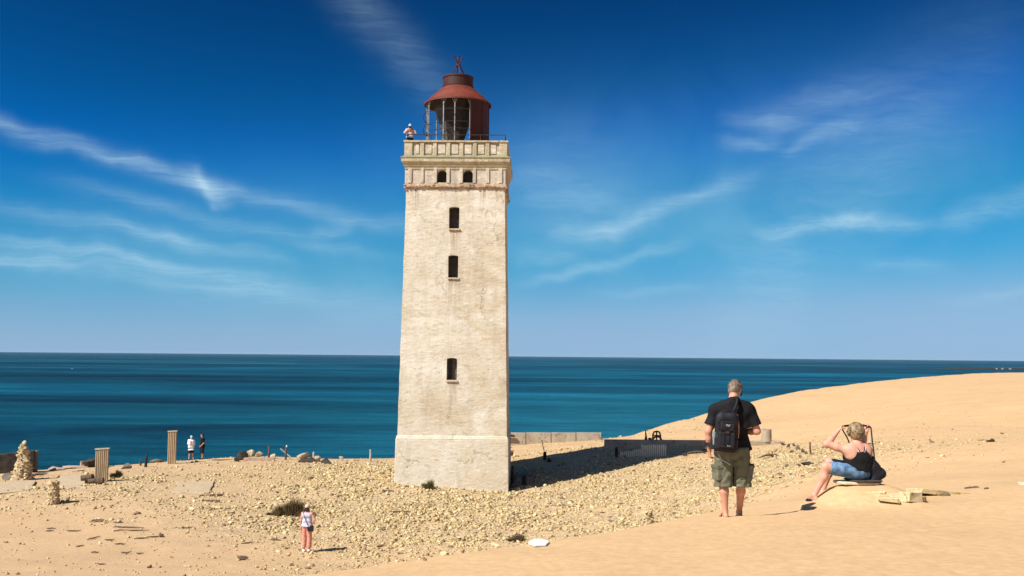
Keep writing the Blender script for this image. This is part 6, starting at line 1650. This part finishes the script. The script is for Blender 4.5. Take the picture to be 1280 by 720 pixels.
def bushy(name, px, py, wpx, hpx, mats, label, cat, n=900, seed=1, lumps=3, parts=('foliage', 'twigs'), depth=.8):
    p = G(px, py); k = mpp(p); W, H = wpx * k, hpx * k
    t = empty(name, p, 0, label, cat); r = np.random.RandomState(seed)
    for q, (m_, nm) in enumerate(zip(mats, parts)):
        mb = MB()
        for i in range(lumps):
            f = (i + .5) / lumps - .5; hh = H * (1 - .75 * (abs(f - .22)) * 1.3)
            cx_ = f * W * .8
            for j in range(n // lumps // 6):
                a_ = r.uniform(0, 6.28); e_ = r.uniform(0, 1.3); rr_ = r.uniform(.3, 1)
                c = (cx_ + math.cos(a_) * math.cos(e_) * W / lumps * .62 * rr_, math.sin(a_) * math.cos(e_) * W * depth * .3 * rr_, max(0, math.sin(e_) * hh * .82 * rr_ - .03))
                blades(mb, c, 6, H * .46, H * .34, .006 + .004 * q, seed * 1000 + q * 97 + i * 311 + j, 1.3)
        mb.build(nm, m_, t)
    return t
bushy('dry_bush', 362, 645, 38, 27, (M_DRYG, M_DRYD), 'tangled dry brown bush on the rubble beside the woman in salmon trousers', 'bush', 1500, 3, 4)
bushy('dry_bush', 341, 644, 18, 7, (M_DRYG, M_DRYD), 'low dry tuft at the left end of the tangled dry brown bush', 'bush', 700, 4, 2)
bushy('green_plant', 535, 612, 16, 15, (M_GREEN, M_DRYG), 'small green plant growing at the foot of the tower', 'plant', 700, 5, 2, ('leaves', 'dry_stalks'))
bushy('dark_bush', 145, 597, 15, 11, (mat2('dark_leaf', (.03, .04, .025), (.07, .08, .045), 8, .8, 0), M_DRYD), 'small dark green bush right of the shorter palisade', 'bush', 900, 6, 2)
bushy('grass_tuft', 1238, 552.5, 10, 6, (mat2('olive_leaf', (.06, .075, .02), (.12, .13, .04), 8, .8, 0), M_DRYG), 'small green tuft of grass alone on the big dune at right', 'grass tuft', 600, 7, 2)
bushy('grass_tuft', 1228, 550.5, 14, 2.5, (M_DRYG, M_DRYD), 'thin dry tuft just left of the green tuft on the big dune', 'grass tuft', 200, 8, 2)
bushy('root_clump', 645, 677, 26, 10, (M_DRYD, M_DRIFT), 'tangle of dark brown roots around the clump beside the white sheet', 'roots', 500, 9, 3, ('roots', 'twigs'))
# wilted stalk behind the shadow
p = G(679, 566); k = mpp(p); t = empty('wilted_plant', p, 0, 'wilted brown stalk with a few hanging leaves above the shadow edge', 'plant')
mb = MB(); mb.tube([(0.1, 0, -.1), (.02, 0, .4), (-.12, 0, .78)], [.03, .022, .01], 6); mb.build('stem', M_DRYD, t)
mb = MB(); r = np.random.RandomState(4)
for i in range(16):
    z = r.uniform(.15, .8); blades(mb, (.05 - z * .16, 0, z), 2, .22, .05, .025, 40 + i, 1.2)
mb.build('leaves', M_DRYG, t)
SC.view_settings.view_transform = 'Standard'; SC.view_settings.look = 'None'; SC.view_settings.gamma = 1.0
SC.view_settings.exposure = 0.55
SC.cycles.use_denoising = True
SC.cycles.max_bounces = 6; SC.cycles.diffuse_bounces = 3; SC.cycles.glossy_bounces = 3
SC.render.resolution_x = 1024; SC.render.resolution_y = 576
